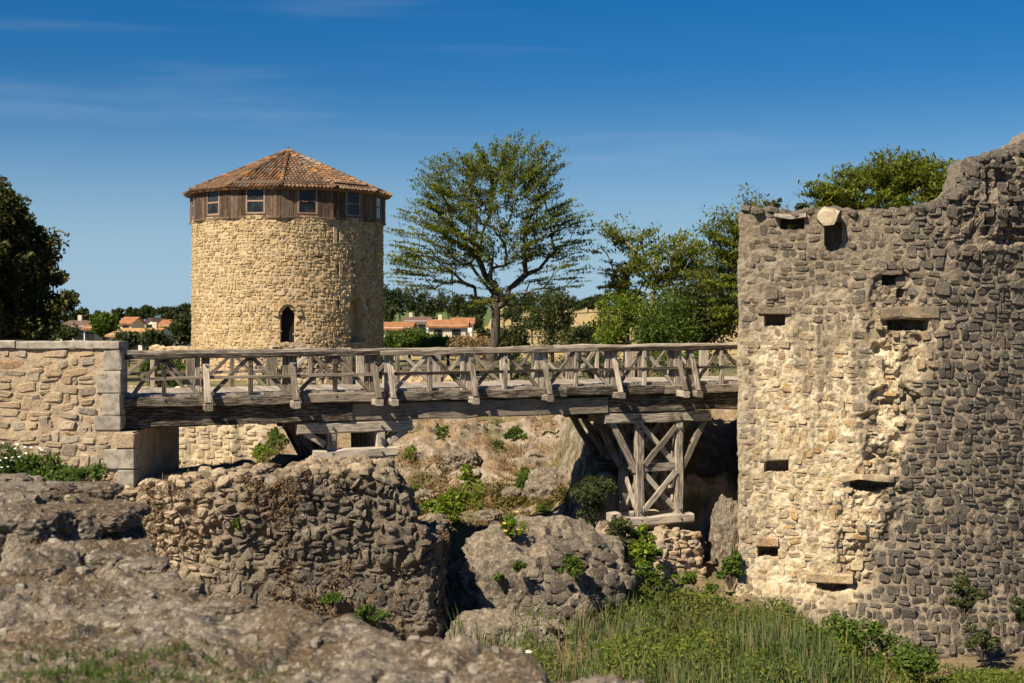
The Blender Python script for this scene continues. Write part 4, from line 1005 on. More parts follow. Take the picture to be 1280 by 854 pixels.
def trestle(name, label, frames, sc, half, corb, rg, tiers):
    """frames: (t, z_sill); s centre sc, half spacing of the posts"""
    root = thing(name, label, 'trestle', B(sc, 1.5, frames[0][1] - .2))
    wk, wd = M['wood'], M['wood_dark']; al = Vector((DX, DY, 0)); out = Vector((DY, -DX, 0))
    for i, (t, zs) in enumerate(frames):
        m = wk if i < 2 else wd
        beam(root, 'corbel_beam', B(sc - corb - .08, t, -2.455), B(sc + corb, t, -2.445), .27, .25, m, cham=.1, jit=.008)
        beam(root, 'sill_beam', B(sc - half - .42, t - .03, zs - .12), B(sc + half + .34, t - .03, zs - .10), .3, .22, m, cham=.15, jit=.012)
        if i == 0:
            for s in (-1, 1):
                for z in (-2.45, -2.72, zs + .12, zs - .1): beam(root, 'bolt', B(sc + s * half, t - .05, z), B(sc + s * half, t - .20, z), .055, .055, M['metal'], seg=1, jit=0, cham=.3)
        for s in (-1, 1):
            beam(root, 'post', B(sc + s * half, t, zs - .02), B(sc + s * half, t, -2.575), .21, .2, m, up=out, jit=.005)
            zb = max(zs + .1, -3.75); foot = half + (.02 if zs < -4 else .1)
            beam(root, 'knee_brace', B(sc + s * (foot + .06), t, zb), B(sc + s * (corb - .12), t, -2.56), .15, .13, m, up=out, jit=.004)
        zz = np.linspace(zs + .04, -2.6, tiers + 1) if zs < -4 else []
        for k in range(len(zz) - 1):
            for s in (-1, 1):
                beam(root, 'cross_brace', B(sc - s * (half - .1), t - .05 - .045 * s, zz[k] + .1), B(sc + s * (half - .1), t - .05 - .045 * s, zz[k + 1] - .08), .13, .07, m, up=out, jit=.003)
            if k: beam(root, 'cross_rail', B(sc - half + .1, t, zz[k] + .02), B(sc + half - .1, t, zz[k] + .02), .13, .2, m, jit=.004)
    deep = [f for f in frames if f[1] < -4]
    if len(deep) > 1:
        (t0, z0), (t1, _) = deep[:2]; zz = np.linspace(z0 + .04, -2.6, tiers + 1)
        for s in (-1, 1):
            for k in range(tiers):
                beam(root, 'cross_brace', B(sc + s * half - .05, t0 + .1, zz[k] + .15), B(sc + s * half - .05, t1 - .1, zz[k + 1] - .12), .12, .07, wk, up=al, jit=.003)
                beam(root, 'cross_brace', B(sc + s * half + .05, t1 - .1, zz[k] + .15), B(sc + s * half + .05, t0 + .1, zz[k + 1] - .12), .12, .07, wk, up=al, jit=.003)
            beam(root, 'cross_rail', B(sc + s * half, t0 + .1, zz[1] + .02), B(sc + s * half, t1 - .1, zz[1] + .02), .13, .18, wk, jit=.004)
    return root
S2 = (s_of(803) + s_of(852)) / 2; S1 = (s_of(417) + s_of(478)) / 2
rg = np.random.default_rng(61)
trestle('timber_trestle', 'tall cross-braced timber trestle standing on a stone footing near the ruined tower', [(.2, -4.82), (1.12, -4.82), (1.98, -3.62), (2.8, -3.58)], S2, (s_of(852) - s_of(803)) / 2, 1.35, rg, 2)
trestle('timber_trestle', 'short timber trestle with two stub posts resting on the broken masonry mass', [(.2, -2.93), (1.1, -3.3), (1.95, -3.5), (2.8, -3.5)], S1, (s_of(478) - s_of(417)) / 2, 1.28, rg, 1)

# ---- stone footing of the tall trestle
fc_ = Curve([B(S2 - 1.45, 1.5, 0)[:2], B(S2 - 1.25, -.55, 0)[:2], B(S2 - .2, -.75, 0)[:2], B(S2 + 1.0, -.6, 0)[:2], B(S2 + 1.4, 1.6, 0)[:2]])
rubble('stone_footing', 'pale crumbling stone footing under the tall timber trestle', fc_, 0, fc_.L, -6.9, lambda u: np.interp(u / fc_.L, (0, .3, .5, .68, .76, 1), (-5.2, -5.08, -5.05, -5.1, -5.45, -5.6)) + .05 * vnoise(u * 4, 2.), 1.5, (M['abut_stone'], M['abut_mortar']), np.random.default_rng(71), (.10, .24), (.12, .4), .07, 140, du=.05, dsp=.09, rot=.25, batter=.24, tn=.05, tops=40, cat='footing')

# ---- fallen vault in the moat, and boulders
def lump(name, label, c, rad, rg, mat, cat='boulder', sub=5, rough=.12, flat=.0, sq=2.4, group=None, kind=None):
    import bmesh
    bm = bmesh.new(); bmesh.ops.create_icosphere(bm, subdivisions=sub, radius=1)
    v = np.array([q.co[:] for q in bm.verts]); me = bpy.data.meshes.new(name); bm.to_mesh(me); bm.free()
    v = v / (np.abs(v) ** sq).sum(1, keepdims=True) ** (1 / sq) if sq != 2 else v
    p = v * np.array(rad); o = rg.random(3) * 50; q = p + o
    f = 1.1 / max(rad) * 2
    d = rough * (fbm(q[:, 0] * f, q[:, 1] * f, q[:, 2] * f, 5) + .6 * ridge(q[:, 0] * f * 1.7, q[:, 1] * f * 1.7, q[:, 2] * f * 1.7, 4) - .5)
    d = d + rough * .28 * fbm(q[:, 0] * f * 6, q[:, 1] * f * 6, q[:, 2] * f * 6, 3, .6)
    p = p * (1 + d[:, None]) + np.array(c); p[:, 2] = np.maximum(p[:, 2], c[2] - rad[2] * .8)
    me.vertices.foreach_set('co', p.astype(np.float32).ravel()); me.polygons.foreach_set('use_smooth', np.zeros(len(me.polygons), bool)); me.materials.append(mat); me.update()
    o = link(name, me)
    if kind: o['kind'] = kind
    else: o['label'] = label; o['category'] = cat
    if group: o['group'] = group
    return o
rg = np.random.default_rng(81)
def vault():
    """a fallen lump of masonry: rough core with its stones still set in its lower right flank"""
    Y = 32.4; c = np.array((PX(676, Y), Y, -6.75)); rad = np.array((2.2, 1.55, 2.12))
    root = thing('fallen_masonry', 'great rounded lump of fallen masonry lying in the moat', 'masonry', tuple(c))
    me = lump('core', '', c, rad, np.random.default_rng(5), M['lump'], sub=6, rough=.10, sq=2.3)
    for k in ('label', 'category'): del me[k]
    me.parent = root; me.location = -root.location
    T = stone_templates(12, .2, 9, .6); n = 420; rg = np.random.default_rng(6)
    a = rg.uniform(-2.9, -.15, n); e = rg.uniform(-.05, 1.35, n)
    d = np.stack((np.cos(a) * np.cos(e), np.sin(a) * np.cos(e), np.sin(e)), -1)
    vis = (d[:, 0] * .9 - d[:, 2] * .7 + .25 + rg.normal(0, .3, n)) > 0
    d = d[vis]; p = np.abs(d / rad); r = (p ** 2.3).sum(1) ** (-1 / 2.3)
    o = c + d * r[:, None] * 1.0; nn = d / rad ** 1.0; nn /= np.linalg.norm(nn, axis=1, keepdims=True)
    co = np.array(me.data.vertices[0].co); allv = np.empty(len(me.data.vertices) * 3, np.float32); me.data.vertices.foreach_get('co', allv); allv = allv.reshape(-1, 3)
    o = np.array([allv[np.argmax(((allv - c) / np.linalg.norm(allv - c, axis=1, keepdims=True)) @ q)] for q in d])
    e1 = np.cross((0, 0, 1.), nn); e1 /= np.linalg.norm(e1, axis=1, keepdims=True) + 1e-9; e2 = np.cross(nn, e1); m = len(d); s = rg.uniform(.07, .19, (m, 1))
    Bm = np.stack((e1 * s * 1.2, e2 * s * .85, nn * s * .26), -1)
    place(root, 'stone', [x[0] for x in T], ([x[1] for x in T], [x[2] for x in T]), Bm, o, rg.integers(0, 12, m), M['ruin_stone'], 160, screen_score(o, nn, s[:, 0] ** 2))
vault()
lump('boulder', 'flat reddish brown boulder sunk in the reeds before the fallen masonry', (PX(635, 29.6), 29.8, -6.75), (1.3, .8, .62), rg, M['lump'], rough=.14)
lump('boulder', 'grey granite block bedded high in the dry grass slope', (PX(576, 42.6), 42.6, float(hfun(PX(576, 42.6), 42.6)) - .02), (.55, .5, .42), rg, M['lump'], rough=.16)
lump('boulder', 'small round stone lying on the dry grass slope under the granite block', (PX(595, 41.9), 41.9, float(hfun(PX(595, 41.9), 41.9)) + .05), (.14, .14, .12), rg, M['granite'], sub=4)
lump('boulder', 'pale streaked rock face bulging out of the slope beside the tall trestle', (PX(690, 40.2), 40.4, float(hfun(PX(690, 40.2), 40.2)) - .1), (.8, .6, .75), rg, M['lump'], rough=.13)
lump('boulder', 'tan rock shoulder leaning against the left corner of the ruined tower', (PX(912, 35.0), 35.5, -5.7), (.45, .8, 1.35), rg, M['lump'], rough=.14)
lump('boulder', 'upright pale rock rib under the yellow green creeper on the slope', (PX(548, 39.6), 39.8, -5.6), (.32, .3, .6), rg, M['lump'], rough=.12)
for i, (px, py, Y, r) in enumerate(((640, 560, 40.6, .3), (655, 590, 39.4, .4), (610, 600, 39, .38), (545, 600, 38.4, .36), (620, 640, 37, .3), (672, 560, 41, .35), (530, 560, 40.6, .3))):
    lump('boulder', 'weathered rock lump breaking through the dry grass of the moat slope', (PX(px, Y), Y, float(hfun(PX(px, Y), Y)) - r * .12), (r, r * .9, r * .7), rg, M['lump'], sub=4, rough=.16, group='rock lumps in the moat slope')

for i, (px, Y, r, fz) in enumerate(((22, 11.9, .40, .5), (70, 12.2, .34, .5), (112, 12.4, .38, .3), (146, 12.9, .30, .22), (40, 13.6, .4, .22), (100, 13.9, .34, .2), (5, 12.9, .4, .35), (188, 11.2, .16, .5), (236, 10.2, .12, .45), (290, 9.6, .14, .4), (60, 10.9, .13, .5), (215, 10.6, .2, .35), (130, 11.3, .12, .6), (-20, 14.6, .5, .2))):
    X_ = PX(px, Y); lump('rock_block', 'jointed grey brown rock block standing out of the rock ledge', (X_, Y, float(ledge(np.array(X_), np.array(Y))) + r * fz * .1), (r * rg.uniform(.9, 1.3), r * .8, r * fz), rg, M['rock'], cat='rock', sub=4 if r < .25 else 5, rough=.13, sq=4., group='rock blocks of the ledge')

# ---- low walls, sign
def lowwall(label, a, b, zb, zt, th, mats, n, seed, ch=(.14, .24)):
    c = Curve([a, b]); rubble('low_wall', label, c, 0, c.L, zb, lambda u: zt + .03 * vnoise(u * 2, 1.), th, mats, np.random.default_rng(seed), ch, (.2, .5), .03, n, dsp=.02, rot=.05, lump=.12)
lowwall('low tan stone wall on the plateau seen through the bridge railing', (PX(478, 58), 58), (PX(566, 57), 57), -3.6, PZ(468, 58), .4, (M['tower_stone'], M['tower_mortar']), 60, 1)
lowwall('long low tan wall crossing the meadow left behind the round tower', (PX(186, 92), 92), (PX(300, 90), 90), -4.4, PZ(434, 91), .5, (M['tower_stone'], M['tower_mortar']), 40, 2)
def sign():
    Y = 52; z = float(hfun(PX(437, Y), Y)); r = thing('visitor_sign', 'small blue sign board on a thin post beyond the bridge railing', 'sign', (PX(437, Y), Y, z))
    beam(r, 'post', (PX(437, Y), Y, z), (PX(437, Y), Y, PZ(474, Y)), .06, .06, M['metal']); beam(r, 'board', (PX(434, Y), Y - .05, PZ(477, Y)), (PX(441, Y), Y - .05, PZ(477, Y)), .03, .2, M['blue'])
sign()

# ---- houses far off
def house(label, px0, px1, py_e, py_b, py_r, Y, wall, roof, ridge_x=True, depth=8, chim=None, wins=2, hip=0., skew=0.):
    x0, x1 = PX(px0, Y), PX(px1, Y); ze, zb, zr = PZ(py_e, Y), PZ(py_b, Y) - 1.5, PZ(py_r, Y)
    root = thing('house', label, 'house', ((x0 + x1) / 2, Y, zb), 'houses of the village beyond the moat')
    y0, y1 = Y, Y + depth; o = .35
    if ridge_x:
        V = [(x0, y0, zb), (x1, y0, zb), (x1, y1, zb), (x0, y1, zb), (x0, y0, ze), (x1, y0, ze), (x1, y1, ze), (x0, y1, ze), (x0, (y0 + y1) / 2, zr - .1), (x1, (y0 + y1) / 2, zr - .1)]
        Fw = [(0, 1, 5, 4), (1, 2, 6, 9, 5), (2, 3, 7, 6), (3, 0, 4, 8, 7)]
        h = hip * (x1 - x0); t = .18
        Rv = [(x0 - o, y0 - o, ze - .1), (x1 + o, y0 - o, ze - .1), (x1 + o - h, (y0 + y1) / 2, zr), (x0 - o + h, (y0 + y1) / 2, zr), (x1 + o, y1 + o, ze - .1), (x0 - o, y1 + o, ze - .1)]
    else:
        V = [(x0, y0, zb), (x1, y0, zb), (x1, y1, zb), (x0, y1, zb), (x0, y0, ze), (x1, y0, ze), (x1, y1, ze), (x0, y1, ze), ((x0 + x1) / 2, y0, zr - .1), ((x0 + x1) / 2, y1, zr - .1)]
        Fw = [(0, 1, 5, 8, 4), (1, 2, 6, 5), (2, 3, 7, 9, 6), (3, 0, 4, 7)]; t = .18
        Rv = [(x0 - o, y1 + o, ze - .15), (x0 - o, y0 - o, ze - .15), ((x0 + x1) / 2, y0 - o, zr), ((x0 + x1) / 2, y1 + o, zr), (x1 + o, y0 - o, ze - .15), (x1 + o, y1 + o, ze - .15)]
    me = bpy.data.meshes.new('wall'); me.from_pydata(V, [], Fw); me.materials.append(M[wall]); child('wall', me, root)
    n = len(Rv); Rv2 = Rv + [(a, b, c - t) for a, b, c in Rv]
    Fr = [(0, 1, 2, 3), (3, 2, 4, 5), (6 + 3, 6 + 2, 6 + 1, 6), (6 + 5, 6 + 4, 6 + 2, 6 + 3), (0, 6, 7, 1), (1, 7, 8, 2), (2, 8, 10, 4), (4, 10, 11, 5), (5, 11, 9, 3), (3, 9, 6, 0)]
    me = bpy.data.meshes.new('roof'); me.from_pydata(Rv2, [], Fr); me.materials.append(M[roof]); rf = child('roof', me, root)
    if chim: xc = PX(chim, Y); child('chimney', box_mesh('chimney', (xc - .22, Y + depth / 2 - .22, zr - .8), (xc + .22, Y + depth / 2 + .22, zr + .55), M['cream']), rf)
    for i in range(wins):
        xc = x0 + (x1 - x0) * (i + .5) / wins
        wo = child('window', box_mesh('window', (xc - .5, y0 - .04, ze - 1.9), (xc + .5, y0 + .05, ze - .5), M['glass']), root); child('frame', box_mesh('frame', (xc - .6, y0 - .07, ze - 2.02), (xc + .6, y0 + .04, ze - 1.9), M['white']), wo)
    return root
house('white walled house with a long dark brown roof behind the broad dark tree', 76, 106, 407.5, 424, 400.5, 150, 'white', 'roof_b', chim=86)
house('orange roofed shed joined to the white house with brown roof', 107, 117, 409, 424, 404, 148, 'cream', 'roof_o', wins=1, depth=6)
house('house with a wide ochre roof and low pale gable among trees', 137, 194, 417.5, 428, 410.5, 130, 'white', 'roof_y', chim=180, hip=.12, wins=3)
house('orange roofed house almost hidden in trees on the village rise', 150, 164, 403, 412, 396, 230, 'cream', 'roof_o', wins=1)
house('small white gabled house between dark trees on the village rise', 182, 191, 402, 412, 397, 240, 'white', 'roof_b', False, wins=1)
house('long orange roofed house with white wall next to the round tower', 198, 232, 406.5, 416, 399.5, 210, 'white', 'roof_o', chim=218, wins=3)
house('low orange roofed outbuilding below the long orange roofed house', 205, 226, 412, 420, 409, 180, 'white', 'roof_o', wins=1)
house('barn with brown roof and orange eaves right against the round tower', 470, 512, 409.5, 424, 402.5, 150, 'white', 'roof_o', wins=1)
house('white house with a brown roof gable between the barns', 505, 535, 401, 416, 396, 185, 'white', 'roof_b', chim=511, wins=2)
house('farmhouse with grey gable wall and orange roof beside the slender tree', 536, 582, 406.5, 424, 399.5, 160, 'cream', 'roof_o', wins=2, chim=548)
house('orange roofed house end showing through the slender tree', 566, 590, 403, 416, 397, 200, 'white', 'roof_o', wins=1)

# ================================================================== TREES
def ells_px(L, Y, dep=.8): return [(P(x, y, Y), (rx / F * Y, max(rx, ry) * dep / F * Y, ry / F * Y)) for x, y, rx, ry in L]
def gz(px, Y): return float(hfun(PX(px, Y), Y)) - .05
rg = np.random.default_rng(91)
Y = 57
tree('slender_tree', 'airy spreading tree with feathery foliage standing alone beyond the bridge', (PX(616, Y), Y, gz(616, Y)), P(620, 378, Y),
     ells_px([(617, 262, 95, 78), (543, 300, 60, 50), (530, 338, 48, 32), (688, 290, 46, 40), (640, 205, 62, 30), (690, 338, 42, 28), (575, 232, 55, 40), (617, 370, 45, 22)], Y),
     900, 42000, .16, .055, 'locust', rg, (.21, .022), .8, .25, r_tip=.0075, p=.49, trunk_r=.22, upbias=1.2, bf=.3, lift=.03, step=.6)
Y = 37
tree('broad_tree', 'large dark dense broadleaf tree behind the coped abutment wall', (PX(-10, Y), Y, -2.6), P(0, 400, Y),
     ells_px([(0, 340, 48, 80), (60, 352, 20, 20), (45, 305, 20, 22), (62, 385, 26, 18), (38, 330, 24, 22), (-30, 300, 60, 90), (0, 250, 18, 20), (20, 278, 20, 20), (30, 405, 40, 24), (75, 375, 14, 9), (50, 415, 28, 16)], Y, 1.), 300, 52000, .14, .08, 'oak', rg, (.2, .15), .15, .5, trunk_r=.4, upbias=.3)
Y = 60
tree('slender_sapling', 'thin open sapling with bare pale stem beside the leafy thicket', (PX(780, Y), Y, gz(780, Y)), P(783, 350, Y), ells_px([(787, 296, 36, 14), (778, 322, 40, 24), (786, 350, 42, 22), (760, 296, 22, 6)], Y), 70, 3800, .21, .075, 'locust', rg, (.3, .05), .7, .1, bark='bark_pale', r_tip=.018, trunk_r=.12, upbias=1., bf=.2)
tree('leaning_tree', 'young leaning tree with loose feathery crown over the leafy thicket', (PX(800, 59), 59, gz(800, 59)), P(818, 360, 59), ells_px([(852, 312, 34, 20), (830, 335, 42, 25), (875, 330, 40, 26), (862, 352, 46, 22)], 59), 120, 7500, .2, .075, 'locust', rg, (.32, .06), .6, .2, bark='bark_pale', r_tip=.016, trunk_r=.13, upbias=1.)
tree('feathery_tree', 'tall feathery tree rising close behind the edge of the ruined tower', (PX(945, 54), 54, gz(945, 54)), P(938, 370, 54), ells_px([(918, 300, 34, 38), (940, 285, 34, 40), (905, 340, 30, 25), (930, 375, 40, 35)], 54), 200, 15000, .18, .065, 'locust', rg, (.3, .06), .6, .3, trunk_r=.16, upbias=1.)
tree('feathery_tree', 'wide feathery tree whose crown shows above the ruined tower top', (PX(1110, 50), 50, gz(1110, 50)), P(1110, 300, 50), ells_px([(1112, 244, 95, 40), (1036, 252, 34, 16), (1165, 226, 52, 26), (1118, 218, 58, 20), (1205, 240, 30, 30)], 50), 330, 26000, .18, .065, 'locust', rg, (.3, .06), .6, .25, trunk_r=.2, upbias=1.)
def thicket(label, px, py, rx, ry, Y, mat, n, L, W, name='bushy_tree', sub=4, spr=.3, **k):
    e = [(px, py, rx, ry)] + [(px + rg.uniform(-.7, .7) * rx, py + rg.uniform(-.6, .5) * ry, rx * .5, ry * .5) for _ in range(sub)]
    z = gz(px, Y); zf = min(PZ(py + ry * .4, Y), PZ(py, Y))
    return tree(name, label, (PX(px, Y), Y, z), (PX(px, Y), Y, max(z + .3, zf)), ells_px(e, Y), k.pop('att', 60), n, L, W, mat, rg, (rx / F * Y * spr * .8, ry / F * Y * spr), .15, .45, trunk_r=k.pop('tr', .1), **k)
thicket('dark green bushy tree filling the thicket beside the ruined tower', 880, 392, 48, 42, 57, 'dusk', 15000, .15, .08)
thicket('lighter green bushy tree in front of the dark thicket by the ruined tower', 835, 405, 40, 34, 55, 'shrub', 8000, .15, .06)
thicket('pale yellow green open bush under the thin sapling', 783, 402, 36, 32, 56, 'ivy', 4200, .17, .05, sub=5)
thicket('dark olive shrub left below the pale green bush by the sapling', 752, 425, 26, 18, 58, 'dusk', 4500, .15, .08, name='rounded_shrub', cat='shrub')
thicket('pointed grey green bush behind the railing beside the slender tree', 690, 402, 24, 34, 75, 'dusk', 5500, .2, .07, name='pointed_bush', cat='shrub')
thicket('wide grey green bush between the pointed bush and the olive shrub', 735, 424, 28, 15, 72, 'dusk', 6000, .2, .08, name='rounded_shrub', cat='shrub')
thicket('rounded green shrub below the barns beyond the bridge', 512, 426, 33, 13, 88, 'shrub', 6500, .2, .12, name='rounded_shrub', cat='shrub')
thicket('spreading green shrub below the grey gable of the farmhouse', 560, 432, 32, 9, 84, 'shrub', 5000, .2, .12, name='rounded_shrub', cat='shrub')
thicket('dull green shrub just behind the trunk of the slender tree', 640, 426, 18, 18, 80, 'dusk', 4000, .2, .09, name='rounded_shrub', cat='shrub')
thicket('yellowing shrub beyond the railing near the slender tree', 592, 436, 26, 14, 70, 'straw', 2500, .18, .05, name='rounded_shrub', cat='shrub')
thicket('shaded green bush behind the bridge railing next to the abutment', 200, 462, 22, 18, 55, 'shrub', 3500, .13, .06, name='rounded_shrub', cat='shrub')
thicket('green bush crowding the left foot of the round tower', 226, 468, 14, 22, 58, 'shrub', 2600, .13, .06, name='rounded_shrub', cat='shrub')
thicket('tangled green shrub at the foot of the rubble mound beyond the railing', 345, 478, 20, 10, 60, 'shrub', 2200, .12, .06, name='rounded_shrub', cat='shrub')
thicket('low olive shrub beyond the railing between the rubble mound and the low wall', 440, 470, 22, 10, 62, 'dusk', 2200, .12, .06, name='rounded_shrub', cat='shrub')
thicket('leafy low shrub behind the far railing under the slender tree', 640, 462, 26, 12, 56, 'shrub', 2600, .12, .06, name='rounded_shrub', cat='shrub')
thicket('dense low hedge bush behind the far railing near the sapling', 742, 458, 34, 14, 54, 'dusk', 3600, .12, .06, name='rounded_shrub', cat='shrub')
thicket('broad low hedge bush behind the far railing by the ruined tower', 850, 456, 50, 14, 50, 'shrub', 5000, .12, .06, name='rounded_shrub', cat='shrub')
thicket('small dark tree beside the long orange roofed house', 230, 412, 15, 16, 120, 'far', 2500, .35, .2, name='village_tree')
thicket('dark tree behind the brown roofed white house', 95, 398, 12, 9, 180, 'far', 1500, .5, .3, name='village_tree')
thicket('round green tree between the brown roofed house and the ochre roofed house', 131, 406, 15, 12, 145, 'shrub', 2500, .4, .25, name='village_tree')
thicket('dark shrub in front of the ochre roofed house', 160, 424, 14, 9, 110, 'far', 2000, .3, .17, name='rounded_shrub', cat='shrub')
thicket('big dark shrub between the ochre roofed house and the low outbuilding', 193, 424, 17, 11, 108, 'far', 2600, .3, .17, name='rounded_shrub', cat='shrub')
thicket('clipped bright green hedge bush under the long orange roofed house', 213, 417, 11, 6, 150, 'shrub', 1200, .35, .22, name='rounded_shrub', cat='shrub')
thicket('dusky shrub at the foot of the white house with brown roof', 82, 416, 14, 9, 120, 'dusk', 1500, .3, .17, name='rounded_shrub', cat='shrub')
ft = [(112, 401, 8, 6, 260), (124, 398, 9, 7, 310), (104, 396, 7, 8, 240), (140, 399, 9, 7, 300), (172, 396, 8, 7, 260), (184, 392, 10, 8, 330), (204, 392, 12, 8, 320), (222, 391, 11, 9, 330), (238, 390, 12, 10, 310), (212, 396, 8, 6, 250), (150, 392, 8, 5, 400), (165, 391, 8, 6, 380),
      (484, 376, 14, 14, 330), (500, 376, 13, 13, 340), (520, 380, 13, 14, 330), (540, 382, 14, 14, 330), (560, 381, 14, 14, 340), (486, 390, 12, 10, 300), (575, 385, 12, 12, 310), (596, 386, 12, 12, 320), (650, 384, 20, 16, 300), (630, 378, 16, 12, 340), (640, 392, 14, 9, 290), (664, 378, 12, 10, 330), (692, 376, 14, 12, 330), (715, 380, 12, 7, 420), (735, 379, 14, 7, 430), (755, 377, 12, 9, 420), (770, 366, 14, 14, 360), (790, 376, 18, 14, 350), (590, 404, 12, 8, 240), (665, 402, 10, 8, 260), (605, 420, 9, 9, 160), (575, 415, 8, 7, 200)]
for i, (x, y, rx, ry, Yf) in enumerate(ft):
    thicket('dark green tree of the wooded rise behind the village roofs' if x < 470 else 'dark green tree of the far tree line beyond the fields', x, y, rx, ry, Yf, 'far', 1500, .0019 * Yf, .0012 * Yf, name='far_tree', sub=3, att=24, tr=.2, group='trees on the rise' if x < 470 else 'trees of the far tree line')

# ================================================================== SHRUBS AND CREEPERS
def plant(label, px, py, Y, rx, ry, mat, n, L, W, name='leafy_shrub', **k):
    return bush(name, label, P(px, py, Y), (rx / F * Y, rx / F * Y * k.pop('dep', .8), ry / F * Y), n, L, W, mat, rg, **k)
def on_slope(px, py):
    """where the sight line meets the moat slope"""
    for Yq in np.arange(31.5, 47, .1):
        if hfun(PX(px, Yq), Yq) > PZ(py, Yq): return Yq
    return 40.
def slope_pts(px, py):
    Yv = np.full(len(px), 47.); done = np.zeros(len(px), bool)
    for Yq in np.arange(33, 48, .15):
        hit = ~done & (hfun(PX(px, Yq), np.full(len(px), Yq)) > PZ(py, Yq)); Yv[hit] = Yq; done |= hit
    return np.stack((PX(px, Yv), Yv, PZ(py, Yv)), -1)
def creeper(label, px, py, rx, ry, mat, n, L, W):
    a = rg.uniform(0, 2 * np.pi, n); r = rg.random(n) ** .55; edge = .72 + .4 * vnoise(np.cos(a) * 2 + px, np.sin(a) * 2 + py)
    c = slope_pts(px + np.cos(a) * r * rx * edge, py + np.sin(a) * r * ry * edge)
    root = thing('creeper_mat' if 'creeper' in label else 'leafy_shrub', label, 'creeper' if 'creeper' in label else 'shrub', tuple(c[np.argmin(c[:, 2])]))
    th = .05 + .38 * min(rx, ry) / F * 40 * (1 - r ** 2)
    nrm = np.array((-.1, -.65, .75)); top = c + nrm * (th * rg.random(n) ** .7)[:, None]
    k = rg.choice(n, 16); V, Q = tubes([(*c[i], *top[i], .012, .006) for i in k], 4); child('stem', mesh_np('stem', V, Q, None, M['bark']), root)
    nn = rdir(rg, n) * .75 + nrm; nn /= np.linalg.norm(nn, axis=1, keepdims=True); sz = rg.uniform(.6, 1.3, n)
    child('foliage', leaves('foliage', top, rdir(rg, n), nn, L * sz, W * sz, M[mat]), root)
for lb, px, py, rx, ry, mt, n, L, W in (
    ('bright yellow green creeper mat hanging on the moat slope', 556, 636, 27, 26, 'ivy', 2600, .10, .085), ('narrow bright green creeper tongue climbing the slope above the creeper mat', 584, 594, 11, 22, 'ivy', 1000, .10, .085),
    ('olive leafy patch spreading over the slope above the fallen masonry', 640, 628, 34, 9, 'moss', 1500, .08, .05), ('straggling green patch under the bridge beam on the upper slope', 606, 532, 18, 6, 'dusk', 500, .09, .05),
    ('yellow green creeper ribbon slanting down the slope beside the creeper tongue', 598, 622, 9, 20, 'ivy', 700, .09, .07), ('grey green tuft on the slope near the pale rock face', 668, 575, 10, 8, 'dusk', 380, .08, .04), ('leafy green patch at the foot of the pale rock face', 675, 640, 16, 10, 'shrub', 700, .09, .05),
    ('small creeper spur running down beside the creeper mat', 572, 632, 10, 16, 'ivy', 500, .09, .07),
    ('dark leafy shrub growing from the rock cleft on the slope', 662, 604, 17, 20, 'shrub', 1300, .10, .06), ('low green plant under the bridge beam high on the slope', 645, 542, 16, 8, 'shrub', 600, .09, .05),
    ('grassy green tuft on the slope below the trestle end', 553, 541, 13, 9, 'shrub', 500, .10, .04), ('small green tuft at the top edge of the broken masonry', 512, 568, 9, 9, 'ivy', 350, .08, .05),
    ('low green tuft under the granite block', 564, 573, 9, 5, 'ivy', 260, .08, .05), ('green weed beside the corner of the broken masonry', 520, 615, 12, 12, 'shrub', 420, .08, .05),
    ('thin green shrub on the brow of the slope near the trestle knee', 690, 545, 14, 8, 'dusk', 420, .09, .05), ('small shrub sprouting beside the granite block', 622, 560, 11, 8, 'shrub', 380, .08, .05),
    ('shrub growing against the shaded bank seen under the left span', 325, 565, 20, 14, 'ivy', 1200, .11, .06), ('leafy shrub on the bank left of the short trestle', 345, 553, 16, 16, 'shrub', 900, .11, .06)):
    creeper(lb, px, py, rx * 1.25, ry * 1.25, mt, int(n * 1.5), L, W)
    continue
    Yq = on_slope(px, py + ry * .5) - .25; plant(lb, px, py, Yq, rx, ry, mt, n, L, W, dep=.5, clumps=12, name='creeper_mat' if 'creeper' in lb else 'leafy_shrub')
plant('yellow flowered bushy plant on top of the fallen masonry', 641, 660, 31.6, 17, 15, 'ivy', 900, .10, .03, name='flowering_plant', flowers=6, fmat='yellow')
plant('spreading green plant rooted in the face of the fallen masonry', 716, 708, 30.7, 21, 13, 'shrub', 900, .09, .035)
plant('little dark green tuft in a hole of the fallen masonry', 648, 708, 30.75, 9, 7, 'shrub', 260, .08, .04); plant('tiny green tuft on the shaded flank of the fallen masonry', 623, 722, 30.9, 7, 8, 'shrub', 200, .07, .04)
plant('dusky grey green shrub in the shadow before the tall trestle', 742, 628, 33.6, 38, 34, 'dusk', 2800, .11, .04); plant('dark shrub below the dusky shrub in front of the stone footing', 775, 668, 33.2, 26, 22, 'dusk', 1500, .11, .05)
plant('bright yellow green creeper trailing down in front of the stone footing', 806, 690, 32.9, 22, 34, 'ivy', 2200, .10, .075, name='creeper_mat', dep=.5, clumps=20); plant('bright green creeper at the sill of the tall trestle', 793, 668, 33.4, 13, 14, 'ivy', 700, .09, .07, name='creeper_mat', dep=.5)
plant('olive creeper below the trailing creeper by the moat reeds', 815, 722, 32.4, 18, 18, 'shrub', 900, .10, .06, name='creeper_mat', dep=.6); plant('dark green shrub between the rock shoulder and the ruined tower', 912, 712, 33.1, 13, 26, 'shrub', 1500, .09, .05, dep=.5)
plant('small round green cushion plant on the bank by the ruined tower', 887, 736, 32.6, 10, 8, 'shrub', 500, .08, .05); plant('leafy sprig patch on the bank under the stone footing', 860, 722, 32.8, 18, 8, 'shrub', 450, .09, .05)
plant('leafy sprigs on the crumbling bank beside the trailing creeper', 838, 745, 32., 18, 8, 'moss', 450, .09, .05)
